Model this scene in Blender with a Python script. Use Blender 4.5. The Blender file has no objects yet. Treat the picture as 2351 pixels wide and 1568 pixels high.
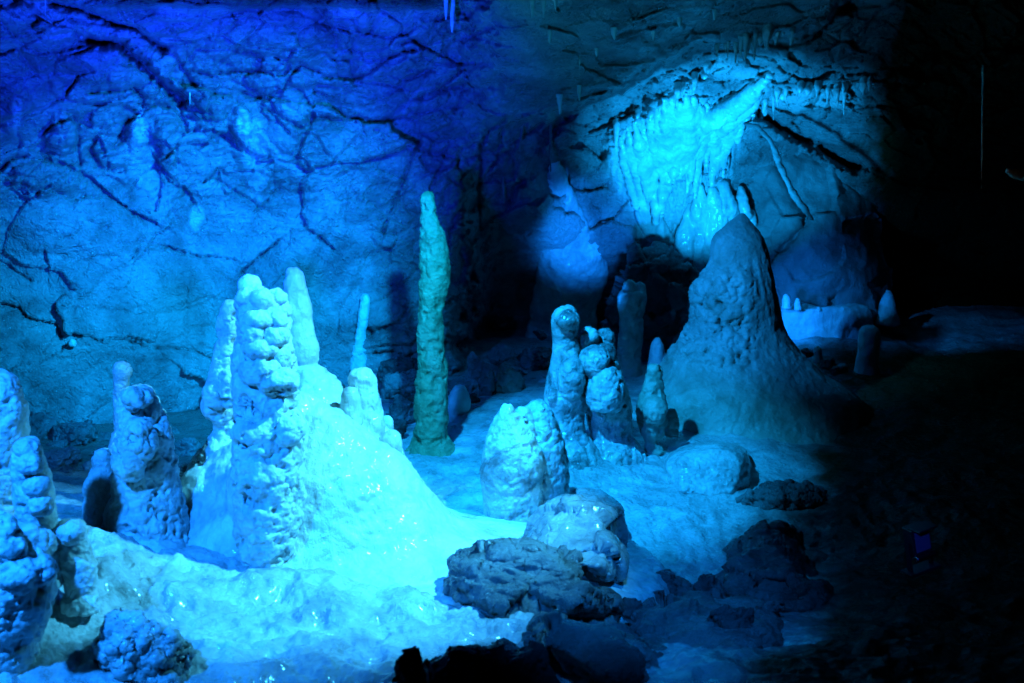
import bpy, math, random
import numpy as np
from mathutils import Vector

# ------------------------------------------------------------------ camera, light, exposure
SC = bpy.context.scene
COL = SC.collection
R = math.radians
CAM = np.array([0.0, 0.0, 1.25])
PITCH = R(8.0)
LENS = 40.0
PW, PH = 2351.0, 1568.0              # measuring frame used for the outlines
F = PW * LENS / 36.0

cam = bpy.data.objects.new('camera', bpy.data.cameras.new('camera'))
COL.objects.link(cam)
cam.location = CAM
cam.rotation_euler = (R(90) - PITCH, 0, 0)
cam.data.lens = LENS
cam.data.sensor_width = 36.0
cam.data.clip_start = 0.05
cam.data.clip_end = 100
cam.data.dof.use_dof = True
cam.data.dof.focus_distance = 5.2
cam.data.dof.aperture_fstop = 4.5
SC.camera = cam

w = bpy.data.worlds.new('World')
SC.world = w
w.use_nodes = True
bg = w.node_tree.nodes['Background']
bg.inputs[0].default_value = (0.004, 0.02, 0.06, 1)
bg.inputs[1].default_value = 0.01

vs = SC.view_settings
vs.view_transform = 'Standard'
vs.look = 'None'
vs.exposure = 0.0
vs.gamma = 1.0
try:
    SC.cycles.max_bounces = 6
    SC.cycles.diffuse_bounces = 1
    SC.cycles.glossy_bounces = 2
    SC.cycles.sample_clamp_indirect = 3.0
    SC.cycles.blur_glossy = 0.5
except Exception:
    pass


def px(x, y, d):
    """world point seen at (x, y) of the measuring frame, at depth d along +Y"""
    a = (x - PW / 2) / F
    b = (PH / 2 - y) / F
    ry = math.cos(PITCH) + b * math.sin(PITCH)
    rz = -math.sin(PITCH) + b * math.cos(PITCH)
    return np.array([a * d / ry, d, CAM[2] + rz * d / ry])


def spot(name, loc, aim, energy, color, cone, blend, size=0.04):
    l = bpy.data.lights.new(name, 'SPOT')
    l.energy = energy
    l.color = color
    l.spot_size = R(cone)
    l.spot_blend = blend
    l.shadow_soft_size = size
    o = bpy.data.objects.new(name, l)
    COL.objects.link(o)
    o.location = loc
    o.rotation_euler = (Vector(aim) - Vector(loc)).to_track_quat('-Z', 'Y').to_euler()
    return o


CYAN = (0.058, 0.55, 1.0)
BLUE = (0.006, 0.21, 1.0)
DEEP = (0.003, 0.045, 1.0)
TEAL = (0.004, 0.5, 1.0)
spot('cyan_spotlight', (1.05, 3.45, 2.35), px(790, 1130, 3.75), 1150, CYAN, 46, 0.8)
spot('blue_side_spotlight', (-1.75, 1.5, 2.1), px(260, 1130, 3.5), 950, BLUE, 56, 0.7)
spot('azure_wall_spotlight', (-0.05, 3.7, 1.8), px(470, 700, 6.2), 1450, (0.002, 0.36, 1.0), 56, 0.95)
spot('deep_blue_ceiling_spotlight', (-0.6, 3.0, 1.0), px(540, 120, 5.4), 1450, DEEP, 66, 1.0)
spot('azure_floor_spotlight', (-0.6, 3.6, 2.35), px(1260, 1050, 5.0), 1000, (0.005, 0.36, 1.0), 45, 0.8)
spot('added_great_stalagmite_light', (-0.55, 4.1, 1.9), px(1620, 670, 5.9), 640, (0.005, 0.27, 1.0), 28, 1.0)  # added lamp, brightens the big stalagmite
spot('added_rubble_light', (0.3, 1.7, 2.0), px(1390, 1430, 3.5), 300, (0.003, 0.22, 1.0), 34, 1.0)  # added weak fill for the rocks along the bottom
spot('warm_side_spotlight', px(2330, 560, 3.6), px(2262, 400, 4.0), 0.2, (1.0, 0.72, 0.45), 45, 1.0, 0.02)
spot('added_floodlight_glint_light', px(2060, 1120, 2.9), px(2116, 1265, 3.58), 14, (0.01, 0.06, 1.0), 14, 0.8, 0.02)  # added lamp, only there to put a blue glint on the floodlight
spot('curtain_spotlight', px(1575, 640, 6.2), px(1640, 310, 7.2), 225, (0.004, 0.36, 1.0), 80, 0.6)
spot('recess_spotlight', px(1388, 770, 6.1), px(1345, 530, 7.6), 230, (0.003, 0.2, 1.0), 34, 1.0)
spot('ledge_spotlight', px(1745, 700, 7.0), px(1920, 690, 7.5), 15, (0.003, 0.2, 1.0), 90, 0.6)
spot('teal_ceiling_spotlight', (0.2, 3.4, 0.5), px(1330, 90, 5.2), 40, TEAL, 60, 1.0)


# ------------------------------------------------------------------ noise
rs = np.random.RandomState(7)
PERM = rs.permutation(256)
PERM = np.concatenate([PERM, PERM, PERM])
GR = rs.normal(size=(256, 3))
GR /= np.linalg.norm(GR, axis=1)[:, None]
RND = rs.rand(256, 3)


def perlin(P):
    I = np.floor(P).astype(np.int64)
    f = P - I
    I &= 255
    u = f * f * f * (f * (f * 6 - 15) + 10)
    out = 0
    for dx in (0, 1):
        wx = u[:, 0] if dx else 1 - u[:, 0]
        a = PERM[(I[:, 0] + dx) & 255]
        for dy in (0, 1):
            wy = u[:, 1] if dy else 1 - u[:, 1]
            b = PERM[(a + I[:, 1] + dy) & 255]
            for dz in (0, 1):
                wz = u[:, 2] if dz else 1 - u[:, 2]
                g = GR[PERM[(b + I[:, 2] + dz) & 255]]
                out = out + wx * wy * wz * (g[:, 0] * (f[:, 0] - dx) + g[:, 1] * (f[:, 1] - dy) + g[:, 2] * (f[:, 2] - dz))
    return out * 1.5


def fbm(P, octv=4, gain=0.5, ridged=False):
    s, a, n = 0, 1.0, 0
    Q = np.array(P, float)
    for k in range(octv):
        v = perlin(Q)
        if ridged:
            v = 1 - 2 * np.abs(v)
        s = s + a * v
        n += a
        a *= gain
        Q = Q * 2.03 + 17.3
    return s / n


def worley(P):
    I = np.floor(P).astype(np.int64)
    f = P - I
    f1 = np.full(len(P), 9.0)
    f2 = np.full(len(P), 9.0)
    for dx in (-1, 0, 1):
        a = PERM[(I[:, 0] + dx) & 255]
        for dy in (-1, 0, 1):
            b = PERM[(a + I[:, 1] + dy) & 255]
            for dz in (-1, 0, 1):
                q = RND[PERM[(b + I[:, 2] + dz) & 255]]
                d = np.sqrt((q[:, 0] + dx - f[:, 0]) ** 2 + (q[:, 1] + dy - f[:, 1]) ** 2 + (q[:, 2] + dz - f[:, 2]) ** 2)
                f2 = np.minimum(f2, np.maximum(f1, d))
                f1 = np.minimum(f1, d)
    return f1, f2


def facets(P):
    """broken rock: every cell is a flat face with a tilt and a set-back of its own"""
    I = np.floor(P).astype(np.int64)
    f = P - I
    f1 = np.full(len(P), 9.0)
    f2 = np.full(len(P), 9.0)
    out = np.zeros(len(P))
    for dx in (-1, 0, 1):
        a = PERM[(I[:, 0] + dx) & 255]
        for dy in (-1, 0, 1):
            b = PERM[(a + I[:, 1] + dy) & 255]
            for dz in (-1, 0, 1):
                c = PERM[(b + I[:, 2] + dz) & 255]
                q = RND[c] + np.array([dx, dy, dz]) - f
                d = np.sqrt((q * q).sum(1))
                n = (RND[(c * 7 + 13) & 255] - .5) * 2
                v = (q * n).sum(1) * .8 + (RND[(c * 3 + 5) & 255][:, 0] - .5) * .7
                k = d < f1
                f2 = np.minimum(f2, np.maximum(f1, d))
                out = np.where(k, v, out)
                f1 = np.minimum(f1, d)
    return out, f2 - f1


def popcorn(P, s):
    """rounded knobs with creases between, about 0..1, s = knobs per metre"""
    W = P * s + 0.25 * np.stack([perlin(P * s * 1.3 + k * 31.7) for k in range(3)], 1)
    f1, f2 = worley(W)
    return np.sqrt(np.clip(1 - (f1 / 0.95) ** 2, 0, 1))


def sstep(a, b, x):
    t = np.clip((x - a) / (b - a), 0, 1)
    return t * t * (3 - 2 * t)


# ------------------------------------------------------------------ mesh helpers
def mesh_np(name, V, Q, smooth=True):
    me = bpy.data.meshes.new(name)
    V = np.asarray(V, np.float32)
    Q = np.asarray(Q, np.int32)
    n, k = Q.shape
    me.vertices.add(len(V))
    me.vertices.foreach_set('co', V.ravel())
    me.loops.add(n * k)
    me.loops.foreach_set('vertex_index', Q.ravel())
    me.polygons.add(n)
    me.polygons.foreach_set('loop_start', np.arange(0, n * k, k, dtype=np.int32))
    me.polygons.foreach_set('loop_total', np.full(n, k, np.int32))
    if smooth:
        me.polygons.foreach_set('use_smooth', np.ones(n, bool))
    me.update(calc_edges=True)
    me.validate()
    return me


def grid_faces(nu, nv):
    i = np.arange(nu * nv).reshape(nv, nu)
    return np.stack([i[:-1, :-1], i[:-1, 1:], i[1:, 1:], i[1:, :-1]], -1).reshape(-1, 4)


def co(me):
    a = np.empty(len(me.vertices) * 3, np.float32)
    me.vertices.foreach_get('co', a)
    return a.reshape(-1, 3).astype(float)


def normals(me):
    a = np.empty(len(me.vertices) * 3, np.float32)
    me.vertex_normals.foreach_get('vector', a)
    return a.reshape(-1, 3).astype(float)


def setco(me, V):
    me.vertices.foreach_set('co', np.asarray(V, np.float32).ravel())
    me.update()


class Shape:
    """a set of closed solids that become ONE continuous surface"""
    def __init__(s):
        s.v, s.f, s.n = [], [], 0

    def add(s, V, Fc):
        s.v.append(V)
        s.f += [tuple(int(i) + s.n for i in f) for f in Fc]
        s.n += len(V)
        return s

    def lathe(s, d, prof, ky=1.0, n=40, rings=70, wob=0.0, seed=0, dd=None):
        """solid turned from outline rows (y, left, right) measured at depth d"""
        pr = np.array(prof, float)
        t = np.concatenate([[0], np.cumsum(np.hypot(np.diff(pr[:, 0]), 0.5 * np.diff(pr[:, 2] - pr[:, 1])))])
        tt = np.linspace(0, t[-1], rings)
        Y, L, Rr = (np.interp(tt, t, pr[:, k]) for k in range(3))
        k = np.array([1, 2, 1]) / 4.0
        for _ in range(2):
            for A in (Y, L, Rr):
                A[1:-1] = np.convolve(A, k, 'valid')
        th = np.linspace(0, 2 * np.pi, n, endpoint=False)
        V = []
        for j in range(rings):
            dj = d if dd is None else d + dd * (j / (rings - 1))
            a, b = px(L[j], Y[j], dj), px(Rr[j], Y[j], dj)
            c, r = (a + b) / 2, (b[0] - a[0]) / 2
            rr = r * (1 + wob * np.sin(2 * th + seed + tt[j] * 0.011) + wob * 0.7 * np.sin(3 * th + 2 * seed - tt[j] * 0.017))
            V.append(np.stack([c[0] + r * np.cos(th), c[1] + rr * ky * np.sin(th), np.full(n, c[2])], 1))
        V = np.concatenate(V)
        Fc = [(j * n + i, j * n + (i + 1) % n, (j + 1) * n + (i + 1) % n, (j + 1) * n + i) for j in range(rings - 1) for i in range(n)]
        Fc.append(tuple(range(n)))
        Fc.append(tuple(reversed(range((rings - 1) * n, rings * n))))
        return s.add(V, Fc)

    def ball(s, c, r, n=20):
        r = np.atleast_1d(r) * np.ones(3)
        u = np.linspace(0, np.pi, n)[1:-1]
        th = np.linspace(0, 2 * np.pi, 2 * n, endpoint=False)
        V = [np.stack([np.sin(a) * np.cos(th), np.sin(a) * np.sin(th), np.full(2 * n, np.cos(a))], 1) for a in u]
        V = np.concatenate(V) * r + c
        m = 2 * n
        k = len(u)
        Fc = [(j * m + i, (j + 1) * m + i, (j + 1) * m + (i + 1) % m, j * m + (i + 1) % m) for j in range(k - 1) for i in range(m)]
        Fc.append(tuple(range(m)))
        Fc.append(tuple(reversed(range((k - 1) * m, k * m))))
        return s.add(V, Fc)

    def pball(s, x, y, d, rx, ry=None, rd=None):
        """a knob centred at (x, y, depth d), radii in measuring-frame units"""
        k = d / F
        ry = rx if ry is None else ry
        rd = rx if rd is None else rd
        return s.ball(px(x, y, d), np.array([rx, rd, ry]) * k)

    def tube(s, pts, radii, n=16, sub=8, flat=1.0):
        """tapering tube through world points"""
        P = np.array(pts, float)
        r = np.array(radii, float)
        t = np.arange(len(P))
        tt = np.linspace(0, len(P) - 1, (len(P) - 1) * sub + 1)
        C = np.stack([np.interp(tt, t, P[:, k]) for k in range(3)], 1)
        rr = np.interp(tt, t, r)
        for _ in range(3):
            C[1:-1] = 0.25 * C[:-2] + 0.5 * C[1:-1] + 0.25 * C[2:]
        T = np.gradient(C, axis=0)
        T /= np.linalg.norm(T, axis=1)[:, None]
        ref = np.array([0.0, 1.0, 0.05])
        V = []
        th = np.linspace(0, 2 * np.pi, n, endpoint=False)
        for c, tg, q in zip(C, T, rr):
            a = np.cross(tg, ref)
            a /= np.linalg.norm(a)
            b = np.cross(tg, a)
            V.append(c + q * (np.cos(th)[:, None] * a + flat * np.sin(th)[:, None] * b))
        m = len(C)
        V = np.concatenate(V)
        Fc = [(j * n + i, (j + 1) * n + i, (j + 1) * n + (i + 1) % n, j * n + (i + 1) % n) for j in range(m - 1) for i in range(n)]
        Fc.append(tuple(range(n)))
        Fc.append(tuple(reversed(range((m - 1) * n, m * n))))
        return s.add(V, Fc)

    def ptube(s, pts, flat=1.0):
        """tube through (x, y, depth, radius) rows in measuring-frame units"""
        return s.tube([px(p[0], p[1], p[2]) for p in pts], [p[3] * p[2] / F for p in pts], flat=flat)

    def prism(s, d, thick, out, lean=0.0):
        """solid with a measured front outline, real thickness and rounded front and back edges"""
        o = np.array(out, float)
        c = o.mean(0)
        n = len(o)
        V = []
        for sc, off in ((.72, -.5), (.95, -.3), (1.0, 0), (.96, .3), (.75, .5)):
            for q in c + (o - c) * sc:
                V.append(px(q[0], q[1], d + off * thick + lean * (c[1] - q[1]) / 100.0))
        k = 5
        Fc = [(j * n + i, j * n + (i + 1) % n, (j + 1) * n + (i + 1) % n, (j + 1) * n + i) for j in range(k - 1) for i in range(n)]
        Fc.append(tuple(reversed(range(n))))
        Fc.append(tuple(range((k - 1) * n, k * n)))
        return s.add(np.array(V), Fc)

    def mesh(s, name, voxel, smooth=6):
        me = bpy.data.meshes.new('raw')
        me.from_pydata(np.concatenate(s.v).tolist(), [], s.f)
        o = bpy.data.objects.new('raw', me)
        COL.objects.link(o)
        m = o.modifiers.new('r', 'REMESH')
        m.mode = 'VOXEL'
        m.voxel_size = voxel
        q = o.modifiers.new('s', 'SMOOTH')
        q.factor = 0.5
        q.iterations = smooth
        dg = bpy.context.evaluated_depsgraph_get()
        out = bpy.data.meshes.new_from_object(o.evaluated_get(dg))
        bpy.data.objects.remove(o)
        bpy.data.meshes.remove(me)
        out.name = name
        out.polygons.foreach_set('use_smooth', np.ones(len(out.polygons), bool))
        return out


def displace(me, *fns):
    for fn in fns:
        V = co(me)
        setco(me, V + normals(me) * fn(V)[:, None])
    return me


def paint_shade(me, v):
    """shade painted into the stone colour as a brown-black tone (0..1 per vertex)"""
    at = me.attributes.new('shade_tint', 'FLOAT', 'POINT')
    at.data.foreach_set('value', np.asarray(v, np.float32))


def tag(o, label=None, cat=None, group=None, kind=None):
    for k, v in (('label', label), ('category', cat), ('group', group), ('kind', kind)):
        if v:
            o[k] = v
    return o


def link(name, me, m, base=None, parent=None):
    """link a mesh given in world coordinates; its origin goes to base"""
    if base is not None:
        setco(me, co(me) - np.asarray(base))
    o = bpy.data.objects.new(name, me)
    COL.objects.link(o)
    me.materials.clear()
    me.materials.append(m)
    if parent is not None:
        o.parent = parent
    elif base is not None:
        o.location = base
    return o


def empty(name, loc):
    o = bpy.data.objects.new(name, None)
    COL.objects.link(o)
    o.location = loc
    o.empty_display_size = 0.1
    return o


# ------------------------------------------------------------------ materials
def mat(name, c1, c2, rough=(0.35, 0.65), bump=((60, 0.35), (220, 0.2)), scale=9.0, cells=None, streak=None, ridge=(), strength=0.5, dist=0.02, spec=0.5, coat=0.0, coat_attr=False, shade_tint=False):
    m = bpy.data.materials.new(name)
    m.use_nodes = True
    nt = m.node_tree
    N, L = nt.nodes, nt.links
    b = N['Principled BSDF']
    tc = N.new('ShaderNodeTexCoord')
    geo = N.new('ShaderNodeNewGeometry')
    pos = geo.outputs['Position']

    def noise(sc, det=6, rgh=0.6, dst=0.0, vec=None):
        n = N.new('ShaderNodeTexNoise')
        n.inputs['Scale'].default_value = sc
        n.inputs['Detail'].default_value = det
        n.inputs['Roughness'].default_value = rgh
        n.inputs['Distortion'].default_value = dst
        L.new(vec if vec is not None else pos, n.inputs['Vector'])
        return n.outputs['Fac']
    big = noise(scale, 8, 0.65, 0.6)
    ramp = N.new('ShaderNodeValToRGB')
    ramp.color_ramp.elements[0].position = 0.35
    ramp.color_ramp.elements[1].position = 0.65
    ramp.color_ramp.elements[0].color = (*c1, 1)
    ramp.color_ramp.elements[1].color = (*c2, 1)
    L.new(big, ramp.inputs[0])
    L.new(ramp.outputs[0], b.inputs['Base Color'])
    last = ramp.outputs[0]
    mr = N.new('ShaderNodeMapRange')
    mr.inputs['To Min'].default_value = rough[0]
    mr.inputs['To Max'].default_value = rough[1]
    mr.inputs['From Min'].default_value = 0.35
    mr.inputs['From Max'].default_value = 0.65
    L.new(noise(scale * 3.1, 4, 0.6), mr.inputs['Value'])
    L.new(mr.outputs[0], b.inputs['Roughness'])
    b.inputs['Specular IOR Level'].default_value = spec
    b.inputs['Coat Weight'].default_value = coat
    b.inputs['Coat Roughness'].default_value = 0.15
    acc = None

    def addh(sock, wgt):
        nonlocal acc
        mm = N.new('ShaderNodeMath')
        mm.operation = 'MULTIPLY_ADD'
        L.new(sock, mm.inputs[0])
        mm.inputs[1].default_value = wgt
        if acc is None:
            mm.inputs[2].default_value = 0
        else:
            L.new(acc, mm.inputs[2])
        acc = mm.outputs[0]
    for sc, wgt in bump:
        addh(noise(sc, 6, 0.6, 0.8), wgt)
    for sc, wgt, dst in ridge:
        n = noise(sc, 2, 0.5, dst)
        q = N.new('ShaderNodeMath')
        q.operation = 'SUBTRACT'
        L.new(n, q.inputs[0])
        q.inputs[1].default_value = 0.5
        q2 = N.new('ShaderNodeMath')
        q2.operation = 'ABSOLUTE'
        L.new(q.outputs[0], q2.inputs[0])
        addh(q2.outputs[0], -2 * wgt)
    if cells:
        for sc, wgt in cells:
            v = N.new('ShaderNodeTexVoronoi')
            v.feature = 'SMOOTH_F1'
            v.inputs['Scale'].default_value = sc
            L.new(pos, v.inputs['Vector'])
            addh(v.outputs['Distance'], -wgt)
    if streak:
        mp = N.new('ShaderNodeMapping')
        mp.inputs['Scale'].default_value = streak[0]
        mp.inputs['Rotation'].default_value = streak[2] if len(streak) > 2 else (0, 0, 0)
        L.new(pos, mp.inputs['Vector'])
        addh(noise(1.0, 5, 0.6, 0.6, mp.outputs[0]), streak[1])
    if coat_attr:
        an = N.new('ShaderNodeAttribute')
        an.attribute_name = 'coat'
        mx = N.new('ShaderNodeMixRGB')
        L.new(an.outputs['Fac'], mx.inputs[0])
        L.new(ramp.outputs[0], mx.inputs[1])
        mx.inputs[2].default_value = (0.68, 0.72, 0.70, 1)
        L.new(mx.outputs[0], b.inputs['Base Color'])
        last = mx.outputs[0]
    if shade_tint:
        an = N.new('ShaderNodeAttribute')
        an.attribute_name = 'shade_tint'
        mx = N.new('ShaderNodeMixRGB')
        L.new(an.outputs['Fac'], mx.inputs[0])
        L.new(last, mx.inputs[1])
        mx.inputs[2].default_value = (0.06, 0.028, 0.009, 1)  # brown-black tone that paints the unlit areas dark
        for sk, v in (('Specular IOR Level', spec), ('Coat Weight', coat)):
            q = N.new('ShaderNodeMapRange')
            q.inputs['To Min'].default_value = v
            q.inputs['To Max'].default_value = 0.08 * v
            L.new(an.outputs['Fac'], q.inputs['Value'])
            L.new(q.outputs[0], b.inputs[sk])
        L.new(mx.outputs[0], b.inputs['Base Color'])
    bp = N.new('ShaderNodeBump')
    bp.inputs['Strength'].default_value = strength
    bp.inputs['Distance'].default_value = dist
    L.new(acc, bp.inputs['Height'])
    L.new(bp.outputs[0], b.inputs['Normal'])
    return m


M_WALL = mat('cave_wall_rock', (0.13, 0.13, 0.13), (0.36, 0.37, 0.37), rough=(0.16, 0.55), bump=((12, .5), (30, 0.5), (110, 0.2)), ridge=((16, .5, 1.6), (44, .22, 2.6)), scale=3.4, strength=1.0, dist=0.03, coat_attr=True, shade_tint=True)
M_FLOOR = mat('wet_calcite_floor', (0.24, 0.27, 0.27), (0.62, 0.65, 0.63), rough=(0.18, 0.5), bump=((20, 0.7), (70, 0.5), (180, .25)), cells=((55, 0.5),), scale=4.5, strength=0.8, dist=0.018, coat=.6, shade_tint=True)
M_CALC = mat('white_calcite', (0.42, 0.46, 0.44), (0.74, 0.78, 0.74), rough=(0.3, 0.6), bump=((40, 0.7), (140, 0.4)), cells=((80, 0.5),), scale=10, strength=0.8, dist=0.013)
M_FLOW = mat('flowstone', (0.40, 0.45, 0.44), (0.80, 0.84, 0.80), rough=(0.22, 0.5), bump=((14, 0.7), (60, .3), (150, 0.15)), cells=((40, 0.3),), scale=6, streak=((50, 50, 8), 0.5), strength=0.7, dist=0.016, coat=.5)
M_GREEN = mat('algae_tinted_calcite', (0.08, 0.17, 0.08), (0.20, 0.31, 0.165), rough=(0.35, 0.7), bump=((22, .8), (50, 0.7), (140, 0.4)), cells=((60, 0.4),), scale=14, strength=0.9, dist=0.012)
M_DULL = mat('dull_brown_calcite', (0.20, 0.22, 0.17), (0.36, 0.40, 0.34), rough=(0.35, 0.6), bump=((30, 0.6), (120, 0.35)), cells=((60, 0.4),), scale=6, strength=0.6, dist=0.014, shade_tint=True)
M_ROCK = mat('wet_grey_rock', (0.05, 0.055, 0.055), (0.20, 0.215, 0.21), rough=(0.18, 0.5), bump=((24, 0.7), (90, 0.45), (240, 0.2)), scale=5, strength=0.9, dist=0.02)
M_COATED = mat('calcite_glazed_rock', (0.20, 0.22, 0.22), (0.46, 0.49, 0.47), rough=(0.1, 0.4), bump=((18, 0.6), (60, 0.5), (160, .3)), scale=7, strength=0.8, dist=0.016, coat=.7)
M_TAN = mat('tan_calcite', (0.28, 0.20, 0.12), (0.42, 0.32, 0.2), scale=12)
M_STAIN = mat('stained_calcite', (0.10, 0.12, 0.12), (0.72, 0.76, 0.73), rough=(0.18, 0.55), bump=((34, .7), (60, 0.5), (140, 0.4)), cells=((80, 0.4),), scale=6, streak=((40, 40, 8), .4), strength=0.8, dist=0.014, coat=.3)
M_LIMB = mat('smooth_grey_limestone', (0.12, 0.13, 0.13), (0.24, 0.26, 0.26), rough=(0.3, 0.6), bump=((14, .5), (50, 0.5), (140, 0.25)), scale=4, strength=0.7, dist=0.02)
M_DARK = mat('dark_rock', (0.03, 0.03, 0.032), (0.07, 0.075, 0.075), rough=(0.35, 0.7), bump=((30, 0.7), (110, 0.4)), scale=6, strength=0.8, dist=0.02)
M_LEDGE = mat('pale_wall_flow', (0.40, 0.43, 0.43), (0.62, 0.66, 0.64), rough=(0.3, 0.55), bump=((34, 0.6), (120, 0.35)), scale=5, streak=((40, 40, 8), 0.6), strength=0.6, dist=0.014)


def plain(name, c, rough, metal=0.0):
    m = bpy.data.materials.new(name)
    m.use_nodes = True
    nt = m.node_tree
    b = nt.nodes['Principled BSDF']
    n = nt.nodes.new('ShaderNodeTexNoise')
    n.inputs['Scale'].default_value = 60
    r = nt.nodes.new('ShaderNodeValToRGB')
    r.color_ramp.elements[0].color = (*[k * 0.75 for k in c], 1)
    r.color_ramp.elements[1].color = (*c, 1)
    nt.links.new(n.outputs['Fac'], r.inputs[0])
    nt.links.new(r.outputs[0], b.inputs['Base Color'])
    b.inputs['Roughness'].default_value = rough
    b.inputs['Metallic'].default_value = metal
    return m


M_METAL = plain('black_metal', (0.03, 0.03, 0.03), 0.35, 0.6)
M_STEEL = plain('steel', (0.4, 0.4, 0.42), 0.25, 1.0)
M_LENS = plain('lamp_glass', (0.12, 0.13, 0.14), 0.08)


# ------------------------------------------------------------------ cave shell (walls and roof)
def rbf(ctrl, U, smooth=1e-3):
    c = np.array(ctrl, float)
    X = c[:, :2] / 500.0
    D = np.hypot(X[:, None, 0] - X[None, :, 0], X[:, None, 1] - X[None, :, 1])
    n = len(c)
    A = np.zeros((n + 3, n + 3))
    A[:n, :n] = D + np.eye(n) * -smooth
    A[:n, n] = 1
    A[:n, n + 1:] = X
    A[n:, :n] = A[:n, n:].T
    sol = np.linalg.solve(A, np.concatenate([c[:, 2], np.zeros(3)]))
    out = np.empty(len(U))
    for k in range(0, len(U), 50000):
        u = U[k:k + 50000] / 500.0
        d = np.hypot(u[:, None, 0] - X[None, :, 0], u[:, None, 1] - X[None, :, 1])
        out[k:k + 50000] = d @ sol[:n] + sol[n] + u @ sol[n + 1:]
    return out


def seg_dist(U, poly):
    best = np.full(len(U), 1e9)
    sgn = np.zeros(len(U))
    for a, b in zip(poly[:-1], poly[1:]):
        a, b = np.array(a, float), np.array(b, float)
        ab = b - a
        t = np.clip(((U - a) @ ab) / (ab @ ab), 0, 1)
        q = U - (a + t[:, None] * ab)
        d = np.hypot(q[:, 0], q[:, 1])
        cr = ab[0] * q[:, 1] - ab[1] * q[:, 0]
        k = d < best
        best[k] = d[k]
        sgn[k] = np.sign(cr[k])
    return best, sgn


BACK = [(-350, 1150, 5.3), (-350, 500, 5.2), (-350, 0, 4.5), (-350, -350, 3.8),
        (0, 1000, 5.65), (0, 700, 5.75), (0, 480, 5.7), (0, 380, 5.45), (0, 250, 5.3), (0, 120, 5.0), (0, 0, 4.7), (0, -350, 3.8),
        (200, 1000, 5.85), (200, 700, 5.95), (200, 450, 5.95), (200, 330, 5.75), (200, 180, 5.35), (200, 40, 4.95),
        (420, 980, 6.1), (420, 700, 6.25), (420, 430, 6.25), (420, 260, 6.0), (420, 100, 5.35), (420, 0, 5.0),
        (650, 930, 6.3), (650, 700, 6.45), (650, 430, 6.4), (650, 250, 6.1), (650, 170, 5.75), (650, 60, 5.4), (650, 0, 5.35), (650, -350, 4.2),
        (900, 900, 6.6), (900, 700, 6.6), (900, 430, 6.55), (900, 250, 6.1), (900, 100, 5.6), (900, 0, 5.3),
        (1080, 880, 7.0), (1080, 700, 6.9), (1080, 500, 6.7), (1080, 330, 6.4),
        (1180, 800, 7.7), (1180, 650, 7.5), (1180, 480, 7.0), (1200, 330, 7.0),
        (1300, 800, 7.9), (1300, 600, 7.8), (1300, 400, 7.5), (1300, 290, 7.1), (1300, 0, 6.6),
        (1480, 780, 7.9), (1480, 600, 7.8), (1480, 400, 7.5), (1480, 250, 7.0), (1560, 150, 6.6), (1500, -100, 6),
        (1650, 700, 8.0), (1650, 500, 7.8), (1650, 350, 7.5), (1650, 200, 6.9), (1700, 110, 6.5), (1700, -100, 6),
        (1850, 650, 8.0), (1850, 500, 7.7), (1850, 350, 7.6), (1850, 250, 7.0), (1850, 120, 6.5), (1900, -100, 5.8),
        (2050, 700, 8.2), (2050, 450, 7.5), (2050, 250, 6.8), (2050, 100, 6.4), (2100, -350, 4.6),
        (2351, 800, 7.0), (2351, 400, 6.2), (2351, 0, 5.4), (2700, 1100, 5.0), (2700, 400, 4.8), (2700, -350, 3.8), (1300, -350, 4.3), (1200, 1150, 7.8), (1800, 1150, 8.2)]
FRONT = [(900, 0, 5.3), (900, 250, 6.1), (1060, 300, 6.4), (1060, 200, 6.0), (1060, 80, 5.4), (1060, 0, 5.0), (1060, -350, 3.9),
         (1250, 260, 6.35), (1250, 150, 5.7), (1250, 40, 5.1), (1250, -350, 3.8), (1420, 190, 6.0), (1420, 80, 5.3), (1420, 0, 5.0),
         (1600, 90, 5.7), (1600, 20, 5.2), (1600, -350, 3.7), (1850, 60, 5.7), (1850, 0, 5.3), (1850, -350, 3.7), (2000, -100, 5.0), (2400, -350, 3.6), (2700, -350, 3.5)]
EDGE = [(1000, 330), (1080, 300), (1153, 272), (1202, 262), (1251, 263), (1297, 243), (1353, 226), (1423, 198), (1475, 160), (1500, 142), (1529, 136),
        (1570, 120), (1616, 96), (1700, 90), (1753, 84), (1795, 74), (1844, 73), (1896, 45), (1910, 14), (1926, -10), (1990, -80), (2200, -160), (2800, -240)]


def cr(ox, oy, *pts):
    return [(ox + 0.35 * a, oy + 0.35 * b) for a, b in pts]


Z2, Z3, Z4, Z6 = 705.6, 1528.8, 529.0, 529.0
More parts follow.
